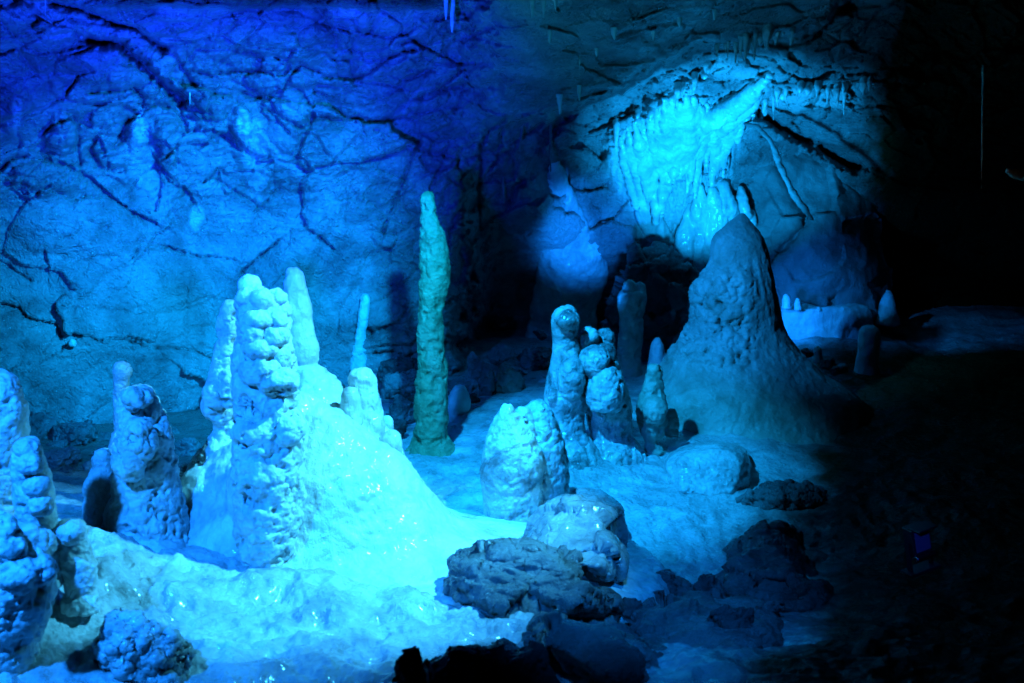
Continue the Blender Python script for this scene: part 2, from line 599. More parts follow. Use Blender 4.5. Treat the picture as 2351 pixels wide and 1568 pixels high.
# (polyline, half width, depth in metres)
CRACKS = [
    (cr(0, 0, (350, 20), (520, 60), (620, 105), (800, 160), (900, 190), (990, 260), (1080, 320)), 10, .26),
    (cr(0, 0, (600, 260), (720, 270), (810, 300), (900, 390), (1000, 490), (1100, 570), (1200, 670)), 16, .30),
    (cr(0, 0, (1180, 400), (1230, 500), (1290, 570)), 6, .12),
    (cr(0, 0, (0, 140), (100, 260), (250, 350), (400, 330), (540, 300)), 5, .08),
    (cr(0, 0, (490, 200), (520, 260), (600, 290), (700, 300)), 4, .08),
    (cr(0, 0, (1300, 470), (1400, 500), (1520, 470), (1700, 460), (1830, 490), (1900, 480), (1980, 430), (2090, 470)), 5, .12),
    (cr(0, 0, (1900, 490), (1870, 570), (1780, 620), (1680, 640), (1600, 600)), 5, .11),
    (cr(0, 0, (1690, 640), (1760, 660), (1800, 740), (1880, 790), (1960, 850), (2040, 800), (2060, 750), (2000, 620), (1960, 580)), 5, .1),
    (cr(0, 0, (2060, 760), (2180, 790), (2350, 780), (2400, 770), (2530, 800), (2640, 770), (2740, 790)), 4, .11),
    (cr(0, 0, (1690, 640), (1790, 760), (1900, 870)), 4, .06),
    (cr(0, 0, (780, 890), (850, 780), (930, 690), (930, 640), (880, 590), (740, 600), (600, 620)), 6, .13),
    (cr(0, 0, (930, 690), (1060, 690), (1150, 720), (1200, 790), (1220, 860), (1160, 940), (1150, 1020), (1160, 1080)), 4, .08),
    (cr(0, 0, (1220, 860), (1400, 850), (1500, 920), (1590, 980)), 5, .1),
    (cr(0, 0, (310, 860), (350, 820), (470, 770), (510, 820), (515, 1000), (520, 1070)), 6, .1),
    (cr(0, 0, (260, 1040), (380, 1060), (500, 1120), (610, 1180), (700, 1270), (800, 1340), (900, 1400), (1030, 1470)), 3.5, .09),
    (cr(0, 0, (640, 1100), (740, 1125), (900, 1110), (1060, 1100), (1130, 1190)), 3, .06),
    (cr(0, 0, (1000, 1010), (1040, 1080), (1100, 1180), (1200, 1230), (1270, 1330)), 4, .08),
    (cr(0, 0, (0, 1120), (80, 1040), (150, 1030)), 5, .09),
    (cr(0, 0, (100, 1240), (150, 1270), (260, 1250), (320, 1220)), 4, .07),
    (cr(0, 0, (1320, 1200), (1400, 1160), (1480, 1220), (1560, 1270), (1660, 1330), (1710, 1380)), 4, .08),
    (cr(0, 0, (1420, 1110), (1500, 1160), (1610, 1190)), 3, .06),
    (cr(0, 0, (1710, 1385), (1840, 1210)), 3, .05),
    (cr(0, 0, (2270, 1360), (2280, 1270), (2310, 1180)), 3, .06),
    (cr(0, 0, (640, 900), (600, 980), (640, 1060)), 6, .09),
    (cr(0, 0, (1230, 820), (1180, 700), (1250, 640), (1290, 700), (1350, 800), (1450, 800)), 4, .07),
    (cr(Z2, 0, (120, 510), (300, 520), (400, 480), (510, 400), (620, 340), (700, 330)), 6, .12),
    (cr(Z2, 0, (620, 290), (690, 270), (780, 320), (900, 370), (1000, 420), (1100, 430)), 4, .08),
    (cr(Z2, 0, (160, 390), (280, 400), (300, 520)), 5, .08),
    (cr(Z2, 0, (730, 630), (850, 590), (960, 570), (1030, 540)), 5, .11),
    (cr(Z2, 0, (970, 740), (1000, 640), (1020, 540), (1030, 480)), 4, .1),
    (cr(Z2, 0, (490, 1560), (540, 1400), (600, 1260), (660, 1110), (700, 1000), (740, 930), (620, 970)), 5, .1),
    (cr(Z2, 0, (800, 1230), (860, 1120), (910, 990)), 4, .08),
    (cr(Z2, 0, (970, 1090), (1010, 980), (1100, 940)), 4, .09),
    (cr(Z2, 0, (1130, 1500), (1120, 1240), (1140, 950), (1200, 840), (1300, 780)), 6, .13),
    (cr(Z2, 0, (1160, 1160), (1240, 1050), (1270, 860)), 4, .08),
    (cr(Z2, 0, (680, 450), (840, 470)), 5, .08),
    (cr(Z2, 0, (40, 600), (140, 630), (280, 600)), 4, .08),
    (cr(Z2, 0, (1440, 870), (1520, 820), (1550, 760)), 8, .14),
    (cr(Z2, 0, (1610, 850), (1700, 790), (1770, 740)), 9, .14),
    (cr(Z2, 0, (1340, 1320), (1370, 1230), (1420, 1200)), 9, .15),
    (cr(Z2, 0, (1780, 640), (1900, 600), (2050, 580), (2200, 450)), 7, .12),
    (cr(Z2, 0, (1850, 870), (2000, 800), (2110, 760)), 5, .09),
    (cr(Z2, 0, (1700, 1210), (1800, 1240), (1900, 1230), (1960, 1200)), 5, .09),
    (cr(0, Z4, (0, 490), (120, 500), (180, 570), (260, 590), (370, 600), (410, 690)), 3, .06),
    (cr(0, Z4, (480, 680), (660, 720), (760, 710), (900, 730), (980, 770), (1070, 780), (1160, 775), (1280, 790), (1350, 830), (1400, 840)), 2.6, .06),
    (cr(0, Z4, (0, 190), (60, 230), (120, 290), (200, 330)), 4, .07),
    (cr(0, Z4, (1070, 100), (1140, 130), (1240, 150), (1350, 175), (1450, 170), (1530, 190)), 3, .06),
    (cr(0, Z4, (300, 140), (315, 270)), 3, .05),
    (cr(0, Z4, (1590, 280), (1680, 190), (1720, 150), (1830, 60)), 3.5, .07),
    (cr(0, Z4, (870, 180), (910, 130)), 3, .05),
    (cr(0, Z4, (2040, 0), (2120, 60), (2200, 130)), 4, .07),
    (cr(0, Z4, (1110, 1280), (1230, 1220), (1310, 1160)), 3, .06),
    (cr(Z2, Z4, (880, 490), (1000, 430), (1060, 400), (1080, 280), (1110, 120)), 4, .07),
    (cr(Z2, Z4, (440, 800), (560, 780), (640, 830), (720, 800)), 5, .07),
    (cr(Z3, 0, (590, 740), (650, 770), (740, 830), (850, 890), (950, 960), (1050, 1000), (1150, 1070), (1250, 1110)), 14, .3),
    (cr(Z3, 0, (1060, 470), (1180, 440), (1260, 440)), 4, .06),
    (cr(Z3, 0, (160, 470), (260, 430), (330, 380)), 6, .1),
]
# smooth bulging slabs (x, y, rx, ry, metres toward the viewer)
BULGE = [(620, 95, 150, 75, .16), (60, 70, 120, 60, .1), (250, 165, 130, 50, .08), (100, 410, 90, 45, .14), (640, 190, 60, 35, .08), (670, 245, 55, 45, .1),
         (400, 310, 45, 70, .08), (480, 265, 35, 45, .07), (145, 310, 40, 50, .12), (180, 530, 160, 60, .05), (330, 640, 200, 80, .04), (320, 300, 30, 60, .07),
         (560, 310, 30, 70, .07), (30, 250, 45, 60, .08), (690, 350, 110, 90, .07), (850, 240, 120, 50, .05), (450, 30, 140, 25, .1)]


COAT = [(1395, 335), (1450, 288), (1530, 232), (1580, 205), (1620, 235), (1700, 225), (1772, 165), (1725, 265), (1695, 330), (1665, 420), (1650, 640), (1590, 650), (1545, 610), (1490, 575), (1465, 490), (1425, 440), (1395, 400)]
PATCH = [(322, 285, 16, 45, .8), (325, 350, 30, 90, .35), (558, 285, 15, 38, .9), (585, 330, 28, 70, .6), (590, 410, 26, 60, .35), (40, 270, 14, 50, .5), (450, 500, 14, 30, .5), (1300, 560, 70, 160, .8), (1480, 330, 90, 60, .4), (1780, 115, 75, 38, .75), (1735, 175, 70, 22, .6), (1850, 232, 130, 26, .7), (1940, 200, 60, 20, .6), (1660, 150, 40, 40, .5)]


def inside(U, poly):
    r = np.zeros(len(U), bool)
    for (x0, y0), (x1, y1) in zip(poly, poly[1:] + poly[:1]):
        if y0 != y1:
            r ^= ((U[:, 1] < y0) != (U[:, 1] < y1)) & (U[:, 0] < (x1 - x0) * (U[:, 1] - y0) / (y1 - y0) + x0)
    return r


def build_shell():
    xs = np.arange(-350, 2701, 3.3)
    ys = np.arange(-350, 1131, 3.3)
    X, Y = np.meshgrid(xs, ys)
    U = np.stack([X.ravel(), Y.ravel()], 1)
    db = rbf(BACK, U, 5e-3)
    df = rbf(FRONT, U, 5e-3)
    N1 = fbm(np.stack([U[:, 0] / 45, U[:, 1] / 45, U[:, 0] * 0], 1), 4)
    N2 = fbm(np.stack([U[:, 0] / 45, U[:, 1] / 45, U[:, 0] * 0 + 9.3], 1), 4)
    Uw = U + np.stack([N1, N2], 1) * 16
    ed, sg = seg_dist(U + np.stack([N1, N2], 1) * 22, EDGE)
    sd = ed * sg                                      # positive: below the roof edge
    t = sstep(-4, 26, sd)
    left = sstep(1010, 1160, U[:, 0] + 60 * N1)
    d = (1 - left) * db + left * ((1 - t) * np.minimum(df, db) + t * np.maximum(db, df))
    # world points
    a = (U[:, 0] - PW / 2) / F
    b = (PH / 2 - U[:, 1]) / F
    ry = math.cos(PITCH) + b * math.sin(PITCH)
    rz = -math.sin(PITCH) + b * math.cos(PITCH)
    Dir = np.stack([a / ry, np.ones(len(U)), rz / ry], 1)
    W = CAM + Dir * d[:, None]
    rough = sstep(520, 330, U[:, 1] + 90 * N1 - 0.05 * U[:, 0])          # the upper wall is broken, the lower wall smooth
    rough = np.maximum(rough, 0.75 * sstep(760, 900, U[:, 0] + 60 * N2))
    cur = sstep(1370, 1440, U[:, 0]) * sstep(250, 330, U[:, 1])           # smooth behind the flowstone
    rough *= 1 - 0.7 * cur
    rough *= 1 - 0.65 * left * (1 - t)
    rough *= 1 - 0.5 * sstep(1050, 1200, U[:, 0]) * sstep(1480, 1300, U[:, 0])
    h = 0.10 * fbm(W * 1.1, 4)
    Q = W * np.array([1.0, 1.0, 1.7]) @ np.array([[0.85, 0, 0.5], [0, 1, 0], [-0.5, 0, 0.85]])
    wp = np.stack([fbm(W * 3 + k * 11.1, 3) for k in range(3)], 1)
    fa, ga = facets(Q * 1.6 + .28 * wp)
    h += (.38 + .62 * rough) * .19 * fa - rough * .045 * sstep(.10, 0, ga)
    fb, gb = facets(Q * 5.2 + .3 * wp + 7)
    h += (.2 + .8 * rough) * .075 * fb - rough * .030 * sstep(.11, 0, gb)
    fc_, gc = facets(Q * 14 + .4 * wp + 3)
    h += (.15 + .85 * rough) * .016 * fc_ - (.2 + .8 * rough) * .012 * sstep(.10, 0, gc)
    h += (0.25 + 0.75 * rough) * 0.022 * fbm(W * np.array([5, 5, 9]), 5, 0.55, True)
    h += left * (1 - t) * (.016 * fbm(W * np.array([14, 14, 26]), 4, .6, True))
    h += rough * .02 * fbm(W * np.array([9, 9, 13]) + 4, 4, .6, True)
    h += 0.010 * fbm(W * 14, 4) + (0.3 + 0.7 * rough) * 0.007 * fbm(W * np.array([26, 26, 40]), 4, 0.6, True)
    k = np.where((np.abs(U[:, 0] - 1580) < 260) & (np.abs(U[:, 1] - 400) < 330))[0]
    sdc, _ = seg_dist(Uw[k], COAT + COAT[:1])
    coat = np.zeros(len(U))
    coat[k] = sstep(-30, 14, np.where(inside(Uw[k], COAT), sdc, -sdc))
    flow = fbm(np.stack([U[:, 0] / 17 + .3 * N1, U[:, 1] / 120, U[:, 0] * 0 + 4], 1), 4, .55, True)
    h = h * (1 - .5 * coat) + coat * (.05 + .06 * flow)
    for (x, y, rx, ryy, am) in PATCH:
        coat = np.maximum(coat, am * sstep(1.2, .5, np.hypot((Uw[:, 0] - x) / rx, (Uw[:, 1] - y) / ryy) + .35 * N1))
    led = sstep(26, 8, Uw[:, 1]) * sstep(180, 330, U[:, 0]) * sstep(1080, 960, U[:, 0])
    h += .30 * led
    for (x, y, rx, ryy, am) in BULGE:
        q = ((Uw[:, 0] - x) / rx) ** 2 + ((Uw[:, 1] - y) / ryy) ** 2
        h += am * np.clip(1 - q, 0, 1) ** 0.6
    NJ = np.stack([fbm(np.stack([U[:, 0] / 13, U[:, 1] / 13, U[:, 0] * 0 + k], 1), 3) for k in (2.2, 8.8)], 1)
    wn = 0.8 + 0.9 * NJ[:, 0] + .4 * N2
    for poly, wd, dep in CRACKS:
        P = np.array(poly)
        lo, hi = P.min(0) - 60, P.max(0) + 60
        k = np.where((Uw[:, 0] > lo[0]) & (Uw[:, 0] < hi[0]) & (Uw[:, 1] > lo[1]) & (Uw[:, 1] < hi[1]))[0]
        dd, sgn = seg_dist(Uw[k] - np.stack([N1, N2], 1)[k] * 8 + NJ[k] * 5, poly)
        wk = np.maximum(wd * .8 * wn[k], .9)
        h[k] -= .8 * dep * np.exp(-(dd / wk) ** 2)
        side = 1 if (len(poly) + int(wd)) % 2 else -1
        h[k] -= 0.55 * dep * np.exp(-dd / 22) * (sgn * side > 0)
    W = W - Dir / np.linalg.norm(Dir, axis=1)[:, None] * h[:, None]
    fc = grid_faces(len(xs), len(ys))[:, ::-1]
    me = mesh_np('cave_wall', W, fc)
    at = me.attributes.new('coat', 'FLOAT', 'POINT')
    at.data.foreach_set('value', coat.astype(np.float32))
    paint_shade(me, sstep(1960, 2090, U[:, 0] + 90 * N1 + .12 * U[:, 1]) + .8 * led)  # light fall-off on the right and the unlit top ledge painted dark
    return me, (xs, ys, W)


shell_me, (SXS, SYS, SW) = build_shell()
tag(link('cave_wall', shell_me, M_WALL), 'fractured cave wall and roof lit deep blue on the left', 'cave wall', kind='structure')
SD = SW[:, 1].reshape(len(SYS), len(SXS))


def wall_d(x, y):
    return float(SD[int(round((y + 350) / 3.3)), int(round((x + 350) / 3.3))])


# ------------------------------------------------------------------ cave floor
FLOOR = [(-300, 1568, 2.5), (0, 1568, 2.6), (400, 1568, 2.75), (800, 1568, 2.78), (1200, 1568, 2.75), (1600, 1568, 2.75), (2000, 1568, 2.7), (2700, 1568, 2.6),
         (0, 1400, 3.05), (250, 1430, 3.05), (500, 1400, 3.25), (750, 1400, 3.3), (1000, 1400, 3.35), (1200, 1430, 3.25), (1330, 1430, 3.45), (1600, 1470, 3.4), (1800, 1400, 3.6), (2200, 1400, 3.4),
         (0, 1250, 3.4), (200, 1240, 3.65), (350, 1280, 3.55), (1000, 1280, 3.85), (1100, 1270, 3.95), (1250, 1290, 4.1), (1420, 1340, 4.0), (1560, 1320, 4.1), (1700, 1290, 4.2), (1850, 1250, 4.3), (2200, 1200, 4.2),
         (1480, 1200, 4.45), (1600, 1180, 4.6), (1750, 1190, 4.55), (1380, 1120, 4.8), (1500, 1090, 5.0), (1650, 1090, 5.05), (1800, 1110, 4.95), (1900, 1080, 5.1),
         (120, 1225, 3.32), (300, 1235, 3.5), (20, 1310, 3.0), (400, 1250, 3.6), (300, 1010, 5.55), (100, 1010, 5.4), (0, 1050, 5.0), (500, 1100, 4.9), (650, 1050, 5.2), (930, 1060, 5.1), (1000, 1120, 4.75), (1010, 1190, 4.35), (1100, 1130, 4.6), (1180, 1240, 4.15), (1120, 1060, 5.05),
         (1250, 1050, 5.0), (1400, 1030, 5.15), (1600, 1010, 5.4), (1200, 990, 5.5), (1150, 930, 6.0), (1250, 870, 6.6), (1200, 830, 7.3), (1400, 850, 6.9), (1400, 820, 7.5), (1550, 850, 6.9), (1000, 950, 6.0), (800, 960, 6.0),
         (1850, 860, 6.7), (1900, 900, 6.4), (2000, 860, 6.8), (2100, 800, 7.4), (2351, 900, 6.0), (2100, 1000, 5.4), (2351, 1100, 4.6), (2700, 1000, 4.9), (1850, 770, 7.3), (1950, 770, 7.4), (1900, 700, 8.2), (1700, 800, 7.5), (-300, 1100, 4.7), (-300, 1300, 3.3)]


def build_floor():
    C = np.array([px(*c) for c in FLOOR])
    az = np.tan(np.linspace(R(-34), R(34), 560))
    yy = np.geomspace(1.7, 8.8, 520)
    A, Yv = np.meshgrid(az, yy)
    P = np.stack([(A * Yv).ravel(), Yv.ravel()], 1)
    z = rbf(np.stack([C[:, 0] * 500, C[:, 1] * 500, C[:, 2]], 1), P * 500, 3e-2)
    W = np.stack([P[:, 0], P[:, 1], z], 1)
    near = sstep(3.6, 3.0, W[:, 1])
    rgt = sstep(0.0, 0.5, W[:, 0])
    h = 0.045 * fbm(W * 2.2, 4) + 0.018 * fbm(W * 6, 4)
    rt = near * rgt + 0.5 * sstep(0.9, 1.6, W[:, 0])
    h += np.clip(rt, 0, 1) * (0.035 * fbm(W * 4.5, 4, 0.42, True))
    h += sstep(3.75, 3.4, W[:, 1]) * (1 - rgt) * (.035 * fbm(W * 6, 4, .55) + .024 * popcorn(W + .3, 12) * sstep(-.15, .25, fbm(W * 2.3 + 8, 3)) + .016 * fbm(W * np.array([16, 24, 16]), 4, .6, True) - .03 * sstep(.15, .5, fbm(W * 8 + 2, 2)))
    # small drip knobs and ripples, stronger on the flowstone slope
    slope = sstep(4.95, 4.7, W[:, 1]) * sstep(4.0, 4.2, W[:, 1]) * sstep(0.2, 0.5, W[:, 0])
    h += 0.010 * popcorn(W, 14) * sstep(-0.1, 0.3, fbm(W * 1.7 + 3, 3))
    h += slope * 0.012 * fbm(W * np.array([16, 5, 5]), 3, 0.5, True)
    h += 0.005 * fbm(W * 30, 3)
    # tiny rimstone pools
    g = W * np.array([26, 20, 0.0]) + 0.6 * np.stack([fbm(W * 9 + k * 7, 2) for k in range(3)], 1)
    g[:, 2] = 0.5
    f1, f2 = worley(g)
    pool = np.exp(-((W[:, 0] + 0.30) / 0.22) ** 2 - ((W[:, 1] - 4.75) / 0.35) ** 2) + np.exp(-((W[:, 0] + 0.07) / 0.16) ** 2 - ((W[:, 1] - 4.1) / 0.2) ** 2) + 0.7 * np.exp(-((W[:, 0] - 0.35) / 0.4) ** 2 - ((W[:, 1] - 5.0) / 0.2) ** 2)
    h += np.clip(pool, 0, 1) * 0.012 * sstep(0.25, 0.0, f2 - f1)
    W[:, 2] += h
    # fractured terrace lip on the right
    me = mesh_np('cave_floor', W, grid_faces(len(az), len(yy)))
    paint_shade(me, sstep(-.12, .22, W[:, 0] - (.30 * W[:, 1] - .20) + .42 * fbm(W * 2.2, 4)) * sstep(7.6, 7.0, W[:, 1]) + .8 * sstep(-.85, -1.15, W[:, 0] + .2 * fbm(W * 3, 3)) * sstep(4.2, 4.7, W[:, 1]))  # paints the floor dark where light fades right and shadow lies back left
    return me, (az, yy, W)


floor_me, (FA, FY, FW) = build_floor()
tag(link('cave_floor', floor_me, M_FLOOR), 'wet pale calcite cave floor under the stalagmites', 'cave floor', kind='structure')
FZ = FW[:, 2].reshape(len(FY), len(FA))


def floor_z(x, y):
    i = int(np.clip(np.searchsorted(FY, y), 0, len(FY) - 1))
    j = int(np.clip(np.searchsorted(FA, x / max(y, 1e-3)), 0, len(FA) - 1))
    return float(FZ[i, j])


# ------------------------------------------------------------------ stalagmites
GS = 'stalagmites rising from the cave floor'


def lump(s1=28, a1=0.02, s2=70, a2=0.006, bias=0.5, fb=0.01, drip=0.0, mask=None):
    def f1(V):
        m = 1.0 if mask is None else mask(V)
        return m * a1 * (popcorn(V, s1) - bias) + fb * fbm(V * 9, 3)

    def f2(V):
        m = 1.0 if mask is None else mask(V)
        h = m * a2 * (popcorn(V + 3.1, s2) - bias) + 0.0015 * fbm(V * 60, 3)
        if drip:
            h = h + drip * fbm(V * np.array([30, 30, 5]), 3, 0.5, True)
        return h

    def f3(V):
        m = 1.0 if mask is None else mask(V)
        return -m * 1.6 * a2 * sstep(.12, .5, fbm(V * s1 * .8 + 5, 2)) - m * .5 * a1 * sstep(.2, .6, fbm(V * s1 * .35 + 9, 2))
    return f1, f2, f3


def pit(x, y, d, r, depth):
    """hollow scooped out round a point of the frame"""
    c = px(x, y, d)
    r = r * d / F
    return lambda V: -depth * np.exp(-(((V - c) / r) ** 2).sum(1))


def stalag(label, shape, d, fns, m, voxel=None, smooth=6, name='stalagmite', cat='stalagmite', group=GS, base=None):
    me = shape.mesh(name, voxel or d * 0.0014, smooth)
    displace(me, *fns)
    V = co(me)
    b = np.array([V[:, 0].mean(), V[:, 1].mean(), V[:, 2].min()]) if base is None else base
    return tag(link(name, me, m, b), label, cat, group)


# --- the tall knobbed stalagmite on its flowstone cone
D0 = 3.60
col = Shape().lathe(D0, [(690, 565, 640), (725, 555, 655), (753, 550, 655), (795, 546, 655), (837, 543, 665), (879, 542, 670), (907, 544, 674), (940, 552, 672), (966, 552, 692), (990, 548, 690),
                         (1026, 546, 688), (1100, 546, 690), (1200, 548, 684), (1290, 560, 660)], wob=.05, seed=1)
col.pball(577, 656, D0, 17, 16).pball(582, 682, D0 - .02, 25, 19).pball(602, 688, D0 - .06, 16, 17).pball(566, 700, D0, 14).pball(632, 680, D0 - .02, 16, 16).pball(638, 708, D0, 20, 18)
col.pball(590, 735, D0 - .08, 26, 14).pball(625, 740, D0 - .07, 24, 16).pball(583, 765, D0 - .09, 26, 18).pball(628, 772, D0 - .08, 26, 20).pball(600, 800, D0 - .09, 32, 22).pball(640, 815, D0 - .06, 22, 26)
col.pball(600, 850, D0 - .08, 42, 34).pball(640, 880, D0 - .09, 34, 26).pball(660, 985, D0 - .06, 34, 26).pball(585, 990, D0 - .06, 40, 24)
cone = Shape().lathe(3.92, [(905, 672, 700), (930, 645, 735), (965, 600, 790), (1010, 545, 850), (1060, 480, 925), (1110, 440, 965), (1160, 410, 1005), (1205, 370, 1055), (1232, 320, 1110), (1252, 230, 1190), (1266, 130, 1290), (1280, -20, 1420), (1300, -150, 1520), (1340, -160, 1540)], ky=.66, wob=.02, seed=2, rings=110, n=80)
cone.lathe(4.2, [(842, 680, 728), (870, 668, 765), (905, 660, 797), (960, 650, 858), (1010, 640, 900), (1060, 630, 928), (1120, 620, 960), (1200, 600, 1000)], wob=.05, seed=4)
cone.pball(897, 1022, 4.1, 20, 32).pball(850, 985, 4.15, 32, 40).pball(600, 1130, 3.7, 75, 110, 60).pball(470, 1130, 3.85, 55, 55).pball(385, 1235, 3.8, 120, 60, 90).pball(300, 1270, 3.62, 130, 50, 90)
rt = empty('stalagmite', px(620, 1290, D0))
tag(rt, 'tallest white knobbed stalagmite on a broad glowing flowstone cone', 'stalagmite', GS)
b0 = np.array(rt.location)
me = displace(col.mesh('column', 0.0045, 5), *lump(20, .03, 55, .012, .45, .012), pit(632, 935, D0 - .16, 34, .06), pit(560, 935, D0 - .1, 22, .03))
link('column', me, M_CALC, b0, rt)
fm = lambda V: sstep(0.05, -0.05, V[:, 0] + 0.70)
hi = lambda V: sstep(.30, .55, V[:, 2] + .15 * fbm(V * 5, 2))
me = displace(cone.mesh('flowstone_cone', 0.008, 12), *lump(24, .012, 60, .005, .5, .012, .004, mask=lambda V: .12 + .88 * hi(V)), lambda V: 0.016 * fbm(V * np.array([9, 9, 3]), 4, .55, True) * sstep(.02, .2, V[:, 2]), lambda V: .006 * fbm(V * 26, 3))
link('flowstone_cone', me, M_FLOW, b0, rt)

stalag('slender frosted stalagmite close against the left side of the knobbed column',
       Shape().lathe(3.98, [(700, 522, 540), (706, 514, 547), (725, 509, 551), (774, 504, 547), (819, 500, 537), (861, 490, 540), (896, 474, 541), (938, 464, 542), (956, 482, 541), (970, 503, 537), (991, 500, 541),
                            (1026, 474, 548), (1054, 452, 550), (1078, 438, 552), (1140, 418, 560), (1220, 400, 570)], wob=.06, seed=3)
       .pball(500, 905, 3.9, 26, 26).pball(525, 890, 3.88, 18, 40),
       3.98, lump(30, .02, 80, .008, .45, .01, .006), M_CALC)
stalag('pale blunt stalagmite standing behind the knobbed column on its cone',
       Shape().lathe(4.22, [(615, 668, 682), (620, 661, 688), (645, 655, 697), (697, 655, 711), (756, 654, 718), (795, 655, 728), (826, 660, 728), (846, 668, 720), (880, 680, 715)], wob=.04, seed=5),
       4.22, lump(16, .012, 60, .004, .5, .008, .003), M_LEDGE)
stalag('round topped stalagmite on the right shoulder of the flowstone cone',
       Shape().lathe(4.2, [(847, 818, 844), (853, 808, 852), (868, 802, 860), (890, 802, 864), (914, 806, 871), (949, 810, 877), (984, 808, 880), (1030, 800, 890)], seed=6),
       4.2, lump(24, .010, 70, .004, .5, .006), M_FLOW)
stalag('stubby white knob left of the round topped stalagmite',
       Shape().lathe(4.05, [(890, 797, 815), (896, 790, 821), (910, 784, 826), (940, 782, 830), (975, 778, 834)], seed=2), 4.05, lump(24, .008, 70, .003), M_FLOW, name='calcite_knob', cat='knob', group='small calcite knobs')
stalag('small smooth ball of calcite behind the cone, beside its right edge',
       Shape().lathe(4.45, [(953, 882, 896), (960, 876, 902), (975, 875, 905), (995, 878, 902)], seed=2), 4.45, lump(24, .004, 70, .002), M_LEDGE, name='calcite_knob', cat='knob', group='small calcite knobs')

# --- left group
stalag('thin capped stalagmite rising behind the fat pitted one',
       Shape().lathe(4.3, [(831, 268, 286), (836, 262, 296), (848, 261, 303), (858, 261, 303), (868, 261, 297), (914, 261, 291), (984, 261, 284), (1005, 256, 286), (1060, 240, 300), (1140, 220, 320)], seed=1),
       4.3, lump(40, .005, 110, .004, .5, .003), M_CALC)
stalag('fat pitted stalagmite with a rounded head, third cluster from the left edge',
       Shape().lathe(3.7, [(891, 302, 328), (897, 291, 338), (907, 285, 344), (924, 281, 353), (952, 279, 371), (980, 278, 382), (1012, 274, 388), (1047, 270, 393), (1089, 267, 400), (1134, 268, 406), (1159, 255, 412), (1211, 246, 424), (1260, 245, 440), (1330, 215, 470)], wob=.05, seed=2)
       .pball(312, 915, 3.62, 30, 24).pball(320, 1010, 3.56, 34, 44).pball(300, 1060, 3.55, 30, 40),
       3.7, lump(24, .028, 62, .012, .5, .012), M_CALC)
stalag('small waisted stalagmite left of the fat pitted one',
       Shape().lathe(3.8, [(1033, 226, 246), (1040, 217, 252), (1052, 214, 255), (1071, 214, 259), (1085, 206, 262), (1099, 196, 268), (1124, 195, 272), (1140, 198, 268), (1159, 193, 270), (1194, 196, 272), (1240, 180, 285)], seed=3),
       3.8, lump(22, .010, 60, .003, .5, .006), M_CALC)
stalag('broad stalagmite cut by the left picture border',
       Shape().lathe(3.15, [(850, -50, 0), (856, -60, 14), (879, -70, 34), (931, -75, 49), (984, -80, 57), (1045, -85, 57), (1124, -88, 52), (1211, -90, 50), (1300, -100, 66), (1420, -120, 90)], wob=.04, seed=5),
       3.15, lump(26, .016, 70, .006, .5, .01), M_CALC)
stalag('stacked lumpy stalagmite of piled knobs near the left border',
       Shape().lathe(2.95, [(1010, 54, 74), (1015, 46, 82), (1030, 38, 87), (1061, 31, 101), (1089, 31, 108), (1124, 38, 115), (1166, 45, 122), (1201, 45, 123), (1236, 46, 129), (1270, 50, 134), (1340, 30, 150)], seed=7)
       .pball(64, 1032, 2.9, 24, 20).pball(72, 1065, 2.88, 30, 22).pball(85, 1115, 2.88, 26, 22).pball(95, 1160, 2.88, 26, 22).pball(70, 1235, 2.86, 26, 30).pball(100, 1250, 2.87, 24, 36),
       2.95, lump(24, .016, 64, .005, .5, .008), M_CALC)
stalag('knobby stalagmite mound in the lower left corner',
       Shape().lathe(2.72, [(1180, -30, 8), (1187, -45, 18), (1208, -55, 28), (1243, -62, 47), (1278, -70, 82), (1316, -80, 112), (1369, -88, 118), (1420, -92, 98), (1480, -100, 80), (1560, -110, 70)], wob=.05, seed=3)
       .pball(8, 1215, 2.62, 24, 26).pball(20, 1265, 2.6, 34, 26).pball(85, 1310, 2.62, 36, 30).pball(40, 1320, 2.58, 44, 34),
       2.72, lump(24, .022, 60, .008, .5, .012), M_CALC)
stalag('squat round headed stalagmite with a dark hollow on its right side',
       Shape().lathe(2.98, [(1198, 150, 178), (1204, 138, 188), (1222, 130, 195), (1243, 130, 198), (1271, 133, 207), (1299, 138, 217), (1327, 146, 218), (1351, 155, 216), (1400, 140, 230)], seed=4)
       .pball(162, 1222, 2.93, 30, 22), 2.98, lump(24, .016, 66, .006, .5, .01) + (pit(196, 1318, 2.9, 16, .035), pit(185, 1275, 2.9, 14, .02)), M_CALC)

# --- the tall greenish needle
stalag('tall slim greenish stalagmite standing alone before the wall',
       Shape().lathe(5.3, [(445, 972, 993), (447, 970, 996), (470, 969, 998), (500, 968, 1004), (525, 963, 1011), (557, 964, 1022), (599, 966, 1030), (623, 966, 1032), (658, 966, 1024), (697, 965, 1015), (732, 963, 1014), (781, 962, 1017),
                           (819, 963, 1018), (854, 961, 1026), (879, 958, 1028), (914, 956, 1027), (966, 955, 1026), (1005, 954, 1022), (1024, 945, 1034), (1040, 928, 1065), (1075, 905, 1100)], rings=110, wob=.05, seed=2),
       5.3, lump(20, .016, 64, .009, .5, .014), M_GREEN)
stalag('small pale egg shaped stalagmite by the foot of the greenish needle',
       Shape().lathe(5.95, [(884, 1048, 1062), (892, 1038, 1071), (914, 1029, 1079), (935, 1028, 1079), (955, 1034, 1070), (970, 1040, 1065)], seed=2), 5.95, lump(22, .012, 70, .004), M_LEDGE)

